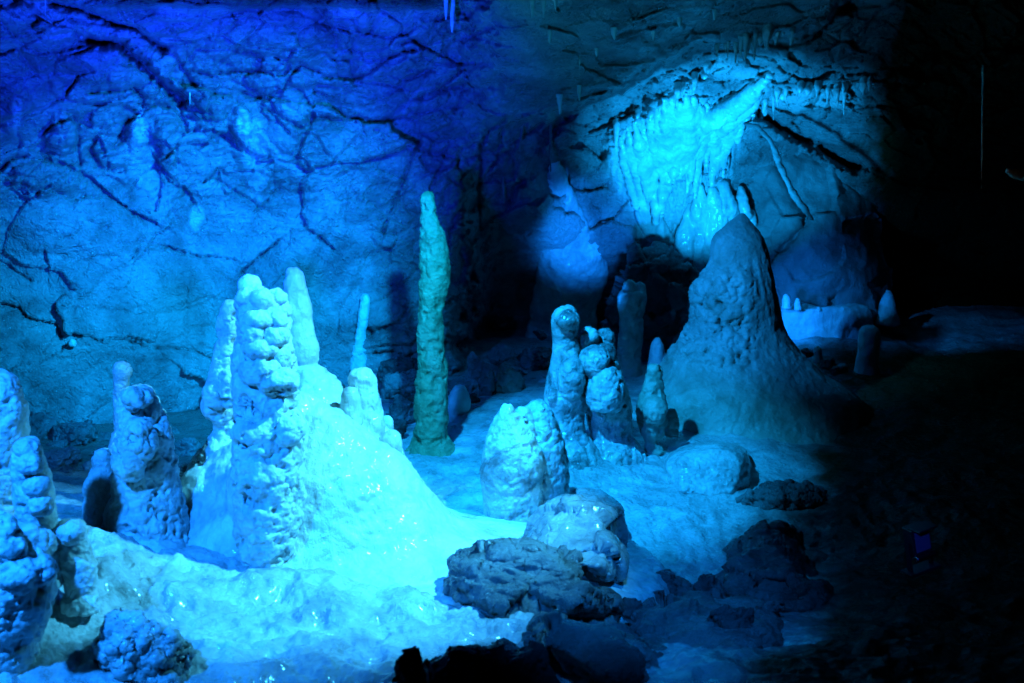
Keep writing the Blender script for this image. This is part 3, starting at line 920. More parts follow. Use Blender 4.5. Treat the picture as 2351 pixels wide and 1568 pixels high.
# --- middle group
stalag('bottle shaped stalagmite with a round white head in the middle group',
       Shape().lathe(5.1, [(705, 1286, 1308), (710, 1275, 1317), (725, 1266, 1324), (742, 1264, 1326), (767, 1267, 1320), (791, 1268, 1324), (819, 1266, 1330), (851, 1259, 1339), (879, 1252, 1343), (907, 1248, 1344), (931, 1250, 1342), (959, 1262, 1337), (985, 1268, 1335),
                           (1010, 1255, 1350), (1040, 1235, 1375), (1080, 1215, 1400)], wob=.05, seed=1).pball(1266, 905, 5.02, 14, 20).pball(1310, 870, 5.02, 30, 50).pball(1300, 735, 5.04, 26, 20),
       5.1, (lambda V: .022 * (popcorn(V, 34) - .5) * sstep(px(1280, 0, 5.1)[0], px(1312, 0, 5.1)[0], V[:, 0] + .02 * fbm(V * 20, 2)), lambda V: .009 * (popcorn(V + 2, 75) - .5) * sstep(px(1272, 0, 5.1)[0], px(1300, 0, 5.1)[0], V[:, 0]) + .004 * fbm(V * 20, 3),
             pit(1308, 968, 4.98, 26, .055)), M_STAIN)
stalag('fat stalagmite with two small heads, right of the bottle shaped one',
       Shape().lathe(5.18, [(790, 1334, 1408), (809, 1331, 1411), (833, 1331, 1417), (861, 1340, 1427), (893, 1346, 1435), (921, 1348, 1445), (949, 1350, 1447), (977, 1354, 1447), (1000, 1362, 1445), (1030, 1340, 1470), (1070, 1320, 1500)], wob=.05, seed=2)
       .pball(1350, 778, 5.15, 21, 22).pball(1362, 772, 5.12, 12, 14).pball(1340, 785, 5.12, 12, 14).pball(1391, 776, 5.18, 19, 19).pball(1365, 830, 5.05, 34, 36).pball(1390, 900, 5.04, 44, 60),
       5.18, lump(30, .020, 72, .009, .5, .01) + (pit(1400, 990, 5.02, 34, .06), pit(1375, 965, 5.02, 20, .03)), M_STAIN)
stalag('short two tiered stalagmite with a dark base, right end of the middle group',
       Shape().lathe(5.25, [(837, 1494, 1510), (842, 1488, 1516), (855, 1486, 1518), (879, 1483, 1519), (900, 1476, 1520), (914, 1466, 1526), (949, 1464, 1530), (980, 1469, 1528), (1000, 1478, 1520), (1016, 1486, 1508), (1040, 1475, 1530)], wob=.05, seed=5)
       .pball(1503, 945, 5.18, 26, 34), 5.25, lump(30, .016, 75, .007, .5, .008) + (pit(1502, 1000, 5.12, 18, .03),), M_DULL)
stalag('stub of a stalagmite touching the two tiered one',
       Shape().lathe(5.35, [(940, 1535, 1548), (950, 1529, 1554), (975, 1527, 1557), (1000, 1526, 1560)], seed=5), 5.35, lump(30, .012, 75, .005), M_DULL)
stalag('wide twin peaked stalagmite with a streaked flank at the pool edge',
       Shape().lathe(4.4, [(931, 1159, 1171), (940, 1150, 1177), (955, 1140, 1186), (977, 1130, 1208), (1005, 1119, 1224), (1043, 1109, 1240), (1078, 1106, 1245), (1106, 1108, 1238), (1150, 1112, 1236), (1201, 1112, 1244), (1257, 1118, 1250), (1300, 1100, 1270)], wob=.05, seed=6)
       .lathe(4.5, [(925, 1226, 1246), (935, 1212, 1256), (950, 1200, 1264), (980, 1192, 1276), (1020, 1190, 1290), (1060, 1200, 1300), (1120, 1200, 1300), (1200, 1190, 1300)], wob=.05, seed=3)
       .lathe(4.45, [(940, 1192, 1208), (955, 1186, 1218), (1000, 1180, 1230)], seed=1),
       4.4, lump(22, .018, 60, .007, .5, .01, .005, mask=lambda V: .35 + .65 * sstep(px(1130, 0, 4.4)[0], px(1170, 0, 4.4)[0], V[:, 0])) + (pit(1210, 1120, 4.2, 30, .08), pit(1205, 1150, 4.2, 22, .05), pit(1132, 1085, 4.22, 10, .012)), M_STAIN)

# --- the big dull stalagmite on the right
big = Shape().lathe(5.95, [(490, 1698, 1708), (496, 1688, 1715), (507, 1676, 1722), (528, 1650, 1736), (545, 1634, 1747), (565, 1628, 1756), (599, 1630, 1764), (630, 1618, 1775), (655, 1598, 1778), (679, 1592, 1783), (711, 1592, 1788), (739, 1592, 1793),
                           (760, 1578, 1800), (784, 1566, 1812), (802, 1548, 1830), (826, 1529, 1855), (851, 1508, 1884), (870, 1496, 1910), (900, 1480, 1955), (960, 1462, 2030), (1010, 1440, 2100), (1060, 1420, 2160)], ky=.85, wob=.035, seed=2, n=60, rings=110)
bm = lambda V: sstep(px(1735, 700, 5.9)[0], px(1690, 700, 5.9)[0], V[:, 0] + .03 * fbm(V * 12, 2)) * sstep(px(1700, 590, 5.9)[2], px(1700, 640, 5.9)[2], V[:, 2]) * sstep(px(1700, 870, 5.9)[2], px(1700, 820, 5.9)[2], -V[:, 2] + 2 * px(1700, 845, 5.9)[2])
bm = lambda V: sstep(px(1740, 700, 5.9)[0], px(1690, 700, 5.9)[0], V[:, 0] + .03 * fbm(V * 12, 2)) * sstep(px(1700, 870, 5.7)[2], px(1700, 820, 5.7)[2], V[:, 2]) * sstep(px(1700, 590, 5.7)[2], px(1700, 640, 5.7)[2], V[:, 2])
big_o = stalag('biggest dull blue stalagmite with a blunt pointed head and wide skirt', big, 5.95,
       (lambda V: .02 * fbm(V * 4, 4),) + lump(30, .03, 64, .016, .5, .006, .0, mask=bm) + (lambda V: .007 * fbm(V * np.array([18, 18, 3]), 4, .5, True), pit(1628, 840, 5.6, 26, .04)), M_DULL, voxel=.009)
V = co(big_o.data) + np.array(big_o.location)
paint_shade(big_o.data, sstep(-.10, .25, V[:, 0] - (px(1880, 900, 5.9)[0] + .35 * (V[:, 2] - .1)) + .12 * fbm(V * 4, 4)))  # right flank painted darker where the light fades out

# --- stalagmites at the back
stalag('dim forked stalagmite in front of the stand-in shadow shape at the back',
       Shape().lathe(6.7, [(670, 1424, 1480), (683, 1419, 1483), (725, 1424, 1475), (774, 1422, 1473), (830, 1420, 1468), (870, 1415, 1475)], seed=2).pball(1445, 660, 6.7, 15, 20).pball(1469, 668, 6.7, 13, 20), 6.7, lump(24, .018, 70, .006), M_DULL)
stalag('tiny pointed stalagmite left of the biggest one',
       Shape().lathe(6.4, [(777, 1505, 1513), (784, 1499, 1518), (800, 1494, 1524), (830, 1490, 1530), (860, 1485, 1535)], seed=2), 6.4, lump(24, .012, 70, .004), M_LEDGE)
stalag('leaning stalagmite with a lit right side at the edge of the darkness',
       Shape().lathe(6.8, [(749, 1988, 2008), (755, 1978, 2015), (767, 1973, 2020), (784, 1971, 2022), (809, 1969, 2018), (833, 1966, 2013), (851, 1963, 2016), (880, 1955, 2025)], seed=2), 6.8, lump(14, .008, 60, .003), M_LEDGE)
stalag('faint cone stalagmite on the dim ledge far right',
       Shape().lathe(7.5, [(666, 2035, 2046), (675, 2030, 2051), (697, 2023, 2054), (718, 2017, 2058), (745, 2010, 2066)], seed=2), 7.5, lump(18, .012, 60, .004), M_LEDGE)
stalag('short white tipped spike growing against the wall behind the cone',
       Shape().lathe(wall_d(830, 740) - .01, [(675, 835, 845), (682, 829, 848), (700, 826, 849), (728, 823, 846), (756, 820, 842), (790, 812, 838), (825, 806, 842), (850, 802, 846)], seed=2), 6.2, lump(24, .012, 80, .005), M_CALC)
stalag('little white button of calcite on the lower left wall',
       Shape().pball(166, 788, wall_d(166, 788) - .02, 9, 9), 5.8, lump(24, .004, 80, .002), M_CALC, name='calcite_knob', cat='knob', group='small calcite knobs')

# --- rimstone ledge with its row of teeth
led = Shape().lathe(7.4, [(700, 1800, 1990), (706, 1788, 1998), (720, 1784, 2002), (745, 1780, 2006), (772, 1774, 2012), (800, 1770, 2016)], ky=.45, wob=.03)
rt = empty('rimstone_ledge', px(1890, 780, 7.4))
tag(rt, 'pale rounded rimstone ledge behind the biggest stalagmite', 'rimstone ledge')
b0 = np.array(rt.location)
link('dam', displace(led.mesh('dam', .012, 4), lambda V: .04 * fbm(V * 4, 4), lambda V: .012 * fbm(V * 13, 3)), M_LEDGE, b0, rt)
for (x, y0, y1, r) in ((1806, 674, 708, 10), (1832, 684, 712, 8), (1880, 704, 714, 7)):
    s = Shape().lathe(7.28, [(y0, x - r * .3, x + r * .3), (y0 + 5, x - r * .7, x + r * .7), ((y0 + y1) / 2, x - r, x + r), (y1, x - r * 1.1, x + r * 1.1)], rings=24, n=24)
    link('tooth', displace(s.mesh('tooth', .006, 3), lambda V: .008 * (popcorn(V, 30) - .5)), M_CALC, b0, rt)
stalag('small pale stalagmite on the step under the rimstone ledge',
       Shape().lathe(6.9, [(793, 1872, 1880), (800, 1868, 1885), (822, 1866, 1888), (850, 1862, 1892)], seed=1), 6.9, lump(24, .008, 70, .003), M_LEDGE)

# ------------------------------------------------------------------ flowstone curtain
def wt(pts, off=.06):
    return [(x, y, wall_d(x, y) - off, r) for x, y, r in pts]


cur = Shape()


def rib(sh, off, *pts):
    n = len(pts)
    sh.ptube([(x, y, wall_d(x, y) - off * min(1.0, .15 + 1.4 * k / (n - 1)), r) for k, (x, y, r) in enumerate(pts)], flat=.6)


for x0, y0, x1, y1, x2, y2, r, off in ((1425, 320, 1440, 400, 1462, 480, 13, .03), (1440, 296, 1458, 380, 1480, 480, 16, .05), (1456, 280, 1478, 380, 1500, 500, 16, .07), (1472, 268, 1490, 360, 1520, 520, 14, .06),
                                       (1490, 258, 1508, 350, 1500, 450, 15, .07), (1508, 248, 1520, 330, 1522, 440, 14, .09), (1524, 240, 1536, 320, 1536, 440, 16, .12), (1542, 232, 1553, 320, 1552, 410, 18, .15), (1560, 222, 1570, 320, 1568, 402, 17, .17),
                                       (1574, 214, 1588, 310, 1586, 415, 14, .17), (1592, 226, 1600, 310, 1604, 425, 12, .15), (1606, 236, 1612, 300, 1612, 360, 12, .14), (1624, 246, 1624, 310, 1620, 345, 11, .13),
                                       (1640, 254, 1642, 320, 1638, 428, 11, .14), (1656, 256, 1656, 320, 1655, 385, 12, .13), (1672, 252, 1670, 320, 1664, 398, 11, .12), (1690, 246, 1686, 285, 1680, 325, 11, .1), (1706, 238, 1702, 270, 1700, 300, 9, .08)):
    r, off = r * (.62 if x0 < 1530 else .8), off * .6
    rib(cur, off, (x0, y0 + random.Random(x0).uniform(-14, 14), r * .25), ((x0 + x1) / 2, (y0 + y1) / 2, r), (x1, y1, r), ((x1 + x2) / 2, (y1 + y2) / 2, r * .75), (x2, y2, r * .3))
rib(cur, .04, (1476, 440, 14), (1490, 500, 24), (1520, 550, 22), (1560, 600, 14))
rib(cur, .10, (1768, 170, 3), (1742, 198, 12), (1706, 232, 17), (1668, 258, 20), (1625, 280, 18), (1600, 300, 10))
rib(cur, .10, (1745, 215, 6), (1715, 245, 14), (1680, 275, 16), (1650, 300, 12))
for x, y0, y1, r in ((1546, 360, 428, 6), (1562, 350, 420, 5), (1578, 370, 445, 6), (1597, 360, 455, 6), (1622, 320, 385, 5), (1634, 330, 440, 6), (1648, 330, 405, 5), (1661, 320, 412, 6), (1676, 310, 350, 5), (1692, 295, 335, 5), (1520, 420, 500, 7), (1505, 440, 520, 7), (1712, 262, 292, 4), (1728, 240, 268, 4)):
    rib(cur, .13, (x + 4, y0, r * 1.6), (x + 1, (y0 + y1) / 2, r), (x - 1, y1, r * .2))
low = Shape()
for pts in ([(1607, 425, 5), (1610, 470, 16), (1606, 530, 24), (1600, 570, 20), (1602, 610, 12), (1604, 645, 4)],
            [(1632, 430, 6), (1648, 500, 22), (1642, 560, 26), (1625, 600, 12)],
            [(1592, 470, 8), (1578, 540, 22), (1572, 580, 20), (1562, 605, 8)],
            [(1660, 420, 8), (1672, 480, 20), (1675, 540, 18)],
            [(1700, 430, 3), (1703, 450, 7), (1706, 475, 8), (1715, 500, 8)],
            [(1727, 482, 4), (1727, 500, 8), (1730, 520, 8)]):
    rib(low, .14, *pts)
rt = empty('flowstone_curtain', px(1600, 500, 7.4))
tag(rt, 'bright flowstone curtain hanging down the wall above the stand-in shadow shape', 'flowstone curtain')
b0 = np.array(rt.location)
cfn = (lambda V: .02 * fbm(V * np.array([9, 9, 2.2]), 3, .5, True), lambda V: .010 * fbm(V * np.array([26, 26, 6]), 4, .5, True) + .006 * (popcorn(V, 26) - .5))
link('drapery', displace(cur.mesh('drapery', .010, 8), *cfn), M_FLOW, b0, rt)
link('lower_flow', displace(low.mesh('lower_flow', .009, 6), *cfn), M_FLOW, b0, rt)
stalag('diagonal rib of pale flowstone running down the leaning boulder', Shape().ptube([(1708, 284, 7.05, 4), (1738, 290, 6.98, 7), (1766, 318, 6.94, 7), (1786, 366, 6.91, 9), (1806, 416, 6.89, 7), (1830, 458, 6.88, 10), (1850, 484, 6.88, 8), (1866, 508, 6.9, 4)], flat=.8), 7, (lambda V: .016 * fbm(V * 9, 3), lambda V: .008 * fbm(V * 25, 3)), M_LIMB, name='flowstone_rib', cat='flowstone rib', group=None)

boul = Shape().lathe(7.75, [(286, 1700, 1745), (305, 1692, 1790), (330, 1688, 1850), (370, 1690, 1930), (400, 1692, 1975), (450, 1696, 2010), (540, 1705, 2030), (640, 1720, 2040), (730, 1730, 2040)], ky=.6, wob=.03, n=60)
CRK = [px(x, y, 7.0) for x, y in ((1735, 301), (1767, 336), (1788, 381), (1809, 423), (1830, 465), (1851, 490), (1851, 515), (1826, 545), (1800, 570), (1767, 596))]


def boulder_crack(V):
    q = np.stack([V[:, 0] / V[:, 1], (V[:, 2] - CAM[2]) / V[:, 1]], 1) * 2612
    p = [((c[0] / c[1]) * 2612, (c[2] - CAM[2]) / c[1] * 2612) for c in CRK]
    d, s = seg_dist(q + 3 * np.stack([perlin(V * 14), perlin(V * 14 + 7)], 1), p)
    return -.05 * np.exp(-(d / 4.0) ** 2) - .03 * np.exp(-(d / 14.0) ** 2)


stalag('huge smooth leaning boulder crossed by a jagged crack, right of the curtain', boul, 7.35, (lambda V: .10 * fbm(V * 2.2, 4), lambda V: .05 * facets(V * 3)[0], boulder_crack, lambda V: .008 * fbm(V * 14, 4)), M_LIMB, voxel=.012, name='boulder', cat='boulder', group='boulders on the cave floor')

stalag('pale cone of flowstone flowing down the recess behind the middle group',
       Shape().lathe(wall_d(1270, 400) - .16, [(330, 1268, 1276), (385, 1263, 1287), (430, 1248, 1302), (480, 1234, 1328), (530, 1232, 1356), (580, 1236, 1386), (610, 1240, 1396), (650, 1230, 1384), (700, 1222, 1374), (740, 1214, 1370), (800, 1205, 1376)], ky=.4, wob=.02, n=64, dd=wall_d(1300, 740) - wall_d(1270, 400) - .02),
       7.85, (lambda V: .05 * fbm(V * 4, 4), lambda V: .02 * fbm(V * np.array([14, 14, 3]), 4, .55, True)), M_FLOW, smooth=10, name='flowstone_cone', cat='flowstone cone', group=None)


# ------------------------------------------------------------------ stalactites
def drop(label, x, y0, y1, r, d, m=M_LEDGE, name='stalactite', group='stalactites under the cave roof', lean=0):
    s = Shape().ptube([(x, y0, d, r), (x + lean * .5, (y0 + y1) / 2, d, r * .7), (x + lean, y1, d, r * .25)])
    return stalag(label, s, d, (lambda V: r * d / F * .35 * fbm(V * 22, 3),), m, voxel=max(.0025, r * d / F * .25), smooth=2, name=name, cat=name.replace('_', ' '), group=group)


for lab, x, y0, y1, r in (('twisted stalactite under the roof near the top middle', 1038, -20, 76, 8), ('second stubby stalactite at the top border, left of the longest', 1024, -20, 45, 7),
                          ('curved pale stalactite at the top border over the dark roof', 1222, -15, 42, 7), ('leaning pale stalactite at the top border beside the curved one', 1248, -15, 42, 7),
                          ('short stalactite at the top border, third of the pale trio', 1275, -10, 26, 4), ('tiny stalactite on the roof below the pale trio', 1262, 68, 100, 6),
                          ('small stalactite on the dark roof, right of centre', 1370, 110, 130, 5)):
    drop(lab, x, y0, y1, r, wall_d(x, max(y0, -10)) - .03)
for lab, x, y0, y1, d in (('thin soda straw hanging free under the middle of the roof', 1331, 126, 178, 5.5), ('thin soda straw near the top left corner', 104, -5, 48, 4.55), ('hair thin soda straw on the upper left wall', 436, 212, 244, 5.5)):
    drop(lab, x, y0, y1, 1.8, d, M_CALC, 'soda_straw', 'soda straws')
drop('faint warm lit soda straw in the black right side', 2258, 150, 436, 3.4, 4.0, M_TAN, 'soda_straw', 'soda straws', lean=-5)
stalag('dim brown stub of rock at the right border beside the warm lit straw', Shape().ptube([(2312, 392, 4.1, 7), (2330, 396, 4.15, 12), (2360, 402, 4.2, 16), (2420, 405, 4.3, 20)]), 4.1, (lambda V: .012 * fbm(V * 14, 3),), M_TAN, name='rock_stub', cat='rock', group=None)
drop('slim stalactite reaching down to the pale flowstone cone in the recess', 1264, 240, 395, 5, 7.05, M_ROCK)
drop('broad stalactite beside the recess, hooked at its end', 1205, 240, 325, 8, 6.95, M_ROCK, lean=-10)
drop('narrow stalactite hanging at the left of the recess', 1156, 360, 470, 6, wall_d(1156, 420) - .05, M_ROCK)
rng = random.Random(3)


def fringe(label, line, n, ln, r, off):
    """a fringe of small stalactites along one ledge: one thing, each drip a part"""
    P = np.array(line, float)
    t = np.linspace(0, len(P) - 1, n)
    rt = empty('stalactite_fringe', px(P[0][0], P[0][1], wall_d(*P[0]) - off))
    tag(rt, label, 'stalactites', 'stalactite fringes')
    b0 = np.array(rt.location)
    for q in t:
        x = np.interp(q, range(len(P)), P[:, 0]) + rng.uniform(-16, 16)
        y = np.interp(q, range(len(P)), P[:, 1]) + rng.uniform(-8, 4)
        L = ln * rng.choice((.2, .3, .45, .6, 1.0)) * rng.uniform(.7, 1.2)
        d = wall_d(x, y) - off
        rr = r * rng.uniform(.6, 1.3)
        s = Shape().ptube([(x + 2, y - 14, d + .03, rr * 1.6), (x, y, d, rr * 1.2), (x - 1, y + L * .5, d, rr * .7), (x - 2, y + L, d, rr * .2)])
        link('stalactite', displace(s.mesh('stalactite', .006, 2), lambda V: .006 * fbm(V * 24, 3)), M_FLOW, b0, rt)


fringe('fringe of small bright stalactites under the roof ledge, upper right', [(1655, 105), (1700, 92), (1740, 88), (1780, 78), (1825, 84)], 20, 60, 5.5, .06)
fringe('lower fringe of small stalactites along the ledge over the leaning boulder', [(1735, 265), (1770, 235), (1800, 215), (1850, 208), (1900, 210), (1950, 206), (1985, 190)], 22, 52, 6, .07)
fringe('fringe of drips along the upper rim of the bright curtain', [(1430, 290), (1480, 262), (1530, 235), (1570, 215), (1600, 190), (1625, 150)], 16, 56, 5.5, .06)

# ------------------------------------------------------------------ rocks
def rock(label, x0, y0, x1, y1, d, m=M_ROCK, ky=.8, seed=1, planes=16, tilt=0.0, rough=.03, layers=0.0, name='boulder', cat='boulder', group='boulders on the cave floor', sub=64, fns=(), cut=.42):
    r = np.random.RandomState(seed)
    u = np.linspace(0, np.pi, sub)
    th = np.linspace(0, 2 * np.pi, 2 * sub, endpoint=False)
    V = np.concatenate([np.stack([np.sin(a) * np.cos(th), np.sin(a) * np.sin(th), np.full(2 * sub, np.cos(a))], 1) for a in u])
    for _ in range(planes):
        n = r.normal(size=3)
        n /= np.linalg.norm(n)
        s = V @ n - r.uniform(cut, .8)
        V = V - np.maximum(s, 0)[:, None] * n
    c, s = math.cos(tilt), math.sin(tilt)
    V = V @ np.array([[c, 0, -s], [0, 1, 0], [s, 0, c]]).T if tilt else V
    lo, hi = V.min(0), V.max(0)
    V = (V - (lo + hi) / 2) / ((hi - lo) / 2)
    a, b = px(x0, (y0 + y1) / 2, d), px(x1, (y0 + y1) / 2, d)
    t, q = px((x0 + x1) / 2, y0, d), px((x0 + x1) / 2, y1, d)
    S = np.array([(b[0] - a[0]) / 2, (b[0] - a[0]) / 2 * ky, (t[2] - q[2]) / 2])
    ctr = np.array([(a[0] + b[0]) / 2, d, (t[2] + q[2]) / 2])
    V = V * S + ctr
    m2 = 2 * sub
    Fc = [(j * m2 + i, (j + 1) * m2 + i, (j + 1) * m2 + (i + 1) % m2, j * m2 + (i + 1) % m2) for j in range(sub - 1) for i in range(m2)]
    sh = Shape()
    sh.add(V, Fc)
    me = sh.mesh(name, max(.004, S.max() / 50), 1)
    k = 1.6 / S.max()
    displace(me, lambda V: S.max() * .16 * facets((V + seed) * k * 2.2)[0], lambda V: S.max() * .02 * facets((V + seed) * k * 5)[0], lambda V: rough * S.max() * 1.2 * fbm((V + seed) * k, 4), lambda V: rough * S.max() * fbm((V + seed) * k * 5, 4, .55, True),
             lambda V: layers * fbm((V + seed) * np.array([6, 6, 34]) @ np.array([[.97, 0, .25], [0, 1, 0], [-.25, 0, .97]]), 4, .55, True), *fns)
    V = co(me)
    return tag(link(name, me, m, np.array([ctr[0], ctr[1], V[:, 2].min()])), label, cat, group)


stalag('flat smooth boulder half sunk in the pale floor under the biggest stalagmite', Shape().prism(5.1, .5, [(1530, 1062), (1545, 1040), (1570, 1026), (1600, 1019), (1650, 1016), (1690, 1022), (1710, 1036), (1720, 1062), (1722, 1110), (1700, 1150), (1640, 1165), (1540, 1150)], .15), 5.1,
       (lambda V: .02 * fbm(V * 5, 4), lambda V: .012 * fbm(V * np.array([9, 9, 24]), 4, .55, True) * sstep(px(0, 1040, 4.9)[2], px(0, 1060, 4.9)[2], V[:, 2]), lambda V: .003 * fbm(V * 30, 3)), M_FLOOR, voxel=.007, smooth=10, name='boulder', cat='boulder', group='boulders on the cave floor')
stalag('layered broken slab lying between the cone and the coated block', Shape().prism(3.5, 0.42, [(1040, 1290), (1070, 1266), (1140, 1258), (1220, 1266), (1270, 1270), (1318, 1310), (1330, 1350), (1412, 1388), (1405, 1412), (1340, 1402), (1240, 1420), (1150, 1414), (1078, 1394), (1046, 1372)], 0.12), 3.5,
       (lambda V: .05 * facets(V * 7 + 1)[0], lambda V: .008 * facets(V * np.array([9, 9, 30]) + 1)[0], lambda V: 0.02 * fbm(V * 5 + 4, 4), lambda V: 0.026 * fbm((V + 4) * np.array([7, 7, 38]) @ np.array([[.95, 0, .3], [0, 1, 0], [-.3, 0, .95]]), 4, .6, True), lambda V: .004 * fbm(V * 40, 3)), M_ROCK, voxel=0.0053, smooth=4, name='boulder', cat='boulder', group='boulders on the cave floor')
bl = Shape().prism(4.0, .62, [(1288, 1140), (1330, 1136), (1380, 1150), (1412, 1174), (1420, 1230), (1416, 1300), (1400, 1325), (1340, 1318), (1270, 1330), (1200, 1322), (1196, 1290), (1218, 1255), (1236, 1200), (1244, 1170)], .25)
bl.pball(1307, 1150, 3.95, 24, 12)
stalag('glossy calcite coated block overhanging a black hollow', bl, 3.98, (lambda V: .05 * fbm(V * 4.5, 4), lambda V: .05 * facets(V * 5)[0], lambda V: .012 * fbm(V * np.array([14, 14, 5]), 4, .5, True), lambda V: .02 * (popcorn(V, 22) - .5) * sstep(px(0, 1240, 3.9)[2], px(0, 1290, 3.9)[2], V[:, 2]), lambda V: .004 * fbm(V * 30, 3)), M_COATED, smooth=12, name='boulder', cat='boulder', group='boulders on the cave floor')
stalag('long smooth boulder lying at an angle at the bottom, right of the slab', Shape().prism(2.95, 0.5, [(1211, 1442), (1236, 1414), (1275, 1413), (1350, 1438), (1420, 1462), (1470, 1490), (1487, 1520), (1484, 1560), (1440, 1580), (1350, 1540), (1290, 1510), (1216, 1480)], 0.15), 2.95,
       (lambda V: .05 * facets(V * 7 + 1)[0], lambda V: .008 * facets(V * np.array([9, 9, 30]) + 1)[0], lambda V: 0.02 * fbm(V * 5 + 8, 4), lambda V: 0.005 * fbm((V + 8) * np.array([7, 7, 38]) @ np.array([[.95, 0, .3], [0, 1, 0], [-.3, 0, .95]]), 4, .6, True), lambda V: .004 * fbm(V * 40, 3)), M_ROCK, voxel=0.0044, smooth=4, name='boulder', cat='boulder', group='boulders on the cave floor')
rock('small rounded stone leaning on the left end of the long boulder', 1200, 1458, 1280, 1515, 2.85, M_ROCK, .8, 9, 12, rough=.03)
rock('knobbly crusted rock half sunk in the lower left foreground', 220, 1412, 440, 1600, 2.8, M_STAIN, .8, 31, 12, rough=.03, fns=lump(24, .03, 60, .012), cut=.6)
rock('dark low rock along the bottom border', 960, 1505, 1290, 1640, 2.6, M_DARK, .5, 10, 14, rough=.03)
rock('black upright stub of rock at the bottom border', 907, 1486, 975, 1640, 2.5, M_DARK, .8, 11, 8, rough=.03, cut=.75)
rock('small dark pebble beside the black stub', 990, 1504, 1036, 1536, 2.75, M_ROCK, .8, 12, 8)
stalag('big flat slab in the dim lower right rubble', Shape().prism(3.5, 0.6, [(1425, 1450), (1450, 1408), (1500, 1382), (1590, 1374), (1680, 1380), (1760, 1392), (1800, 1430), (1790, 1490), (1720, 1520), (1600, 1515), (1500, 1530), (1440, 1500)], 0.35), 3.5,
       (lambda V: .05 * facets(V * 7 + 1)[0], lambda V: .008 * facets(V * np.array([9, 9, 30]) + 1)[0], lambda V: 0.02 * fbm(V * 5 + 13, 4), lambda V: 0.008 * fbm((V + 13) * np.array([7, 7, 38]) @ np.array([[.95, 0, .3], [0, 1, 0], [-.3, 0, .95]]), 4, .6, True), lambda V: .004 * fbm(V * 40, 3)), M_ROCK, voxel=0.0053, smooth=4, name='boulder', cat='boulder', group='boulders on the cave floor')
rock('black angular shape standing in for a shadowed hollow at the flat slab', 1620, 1398, 1745, 1490, 3.2, M_DARK, .5, 14, 16, rough=.03)  # dark material set where the rubble only has a shadowed cavity
rock('craggy rock at the foot of the flowstone slope, left of a pair', 1486, 1310, 1596, 1392, 3.85, M_ROCK, .8, 15, 16, rough=.06, layers=.012)
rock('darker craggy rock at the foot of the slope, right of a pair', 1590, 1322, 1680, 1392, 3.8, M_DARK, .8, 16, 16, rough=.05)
stalag('large ridged boulder sinking into the darkness, lower right', Shape().prism(4.05, 0.6, [(1640, 1330), (1690, 1280), (1740, 1228), (1790, 1212), (1830, 1240), (1860, 1300), (1900, 1350), (1890, 1420), (1780, 1420), (1680, 1400), (1640, 1370)], 0.25), 4.05,
       (lambda V: .07 * facets(V * 6 + 1)[0], lambda V: .010 * facets(V * np.array([9, 9, 30]) + 1)[0], lambda V: 0.03 * fbm(V * 5 + 17, 4), lambda V: 0.02 * fbm((V + 17) * np.array([7, 7, 38]) @ np.array([[.95, 0, .3], [0, 1, 0], [-.3, 0, .95]]), 4, .6, True), lambda V: .004 * fbm(V * 40, 3)), M_ROCK, voxel=0.0061, smooth=4, name='boulder', cat='boulder', group='boulders on the cave floor')
rock('broken slab edge jutting from the terrace, right of the slope', 1702, 1112, 1900, 1180, 4.7, M_ROCK, .6, 18, 14, tilt=.1, rough=.05, layers=.012)
rock('small pale stone under the coated block', 1318, 1412, 1420, 1456, 3.35, M_ROCK, .8, 19, 12, name='stone', cat='stone', group='loose stones')
rock('pale wedge shaped stone right of the long boulder', 1392, 1432, 1480, 1500, 3.2, M_ROCK, .8, 20, 12, name='stone', cat='stone', group='loose stones')
rock('tall dark round topped shape standing in for a shadow in the back, below the curtain', 1395, 566, 1612, 900, 7.3, M_DARK, .5, 33, 5, rough=.04, cut=.75)  # added dark solid in place of a shadow cast on the back wall
rock('grey slab wedged against the wall left of the greenish needle', 880, 855, 972, 915, 6.0, M_ROCK, .8, 22, 14, tilt=-.35, rough=.03, layers=.01)
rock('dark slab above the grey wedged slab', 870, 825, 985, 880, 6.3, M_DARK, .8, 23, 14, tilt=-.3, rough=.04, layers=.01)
rock('rounded grey boulder left of the foot of the greenish needle', 884, 908, 966, 985, 5.85, M_ROCK, .8, 24, 12, rough=.03)
rock('pale upright splinter of rock in the rubble behind the greenish needle', 1074, 808, 1122, 880, 6.6, M_ROCK, .6, 25, 14, tilt=.4)
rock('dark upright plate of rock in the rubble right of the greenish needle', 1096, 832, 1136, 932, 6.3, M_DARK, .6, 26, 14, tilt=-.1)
rock('hump backed rock in the rubble, lit from above', 1118, 836, 1204, 935, 6.35, M_ROCK, .8, 27, 10, rough=.02)
rock('low rock in the shadow under the pale flowstone cone', 1195, 800, 1285, 862, 7.0, M_ROCK, .8, 28, 14)
rock('grey block behind the egg shaped stalagmite', 1030, 868, 1100, 940, 6.25, M_ROCK, .8, 29, 14)
rr = random.Random(11)
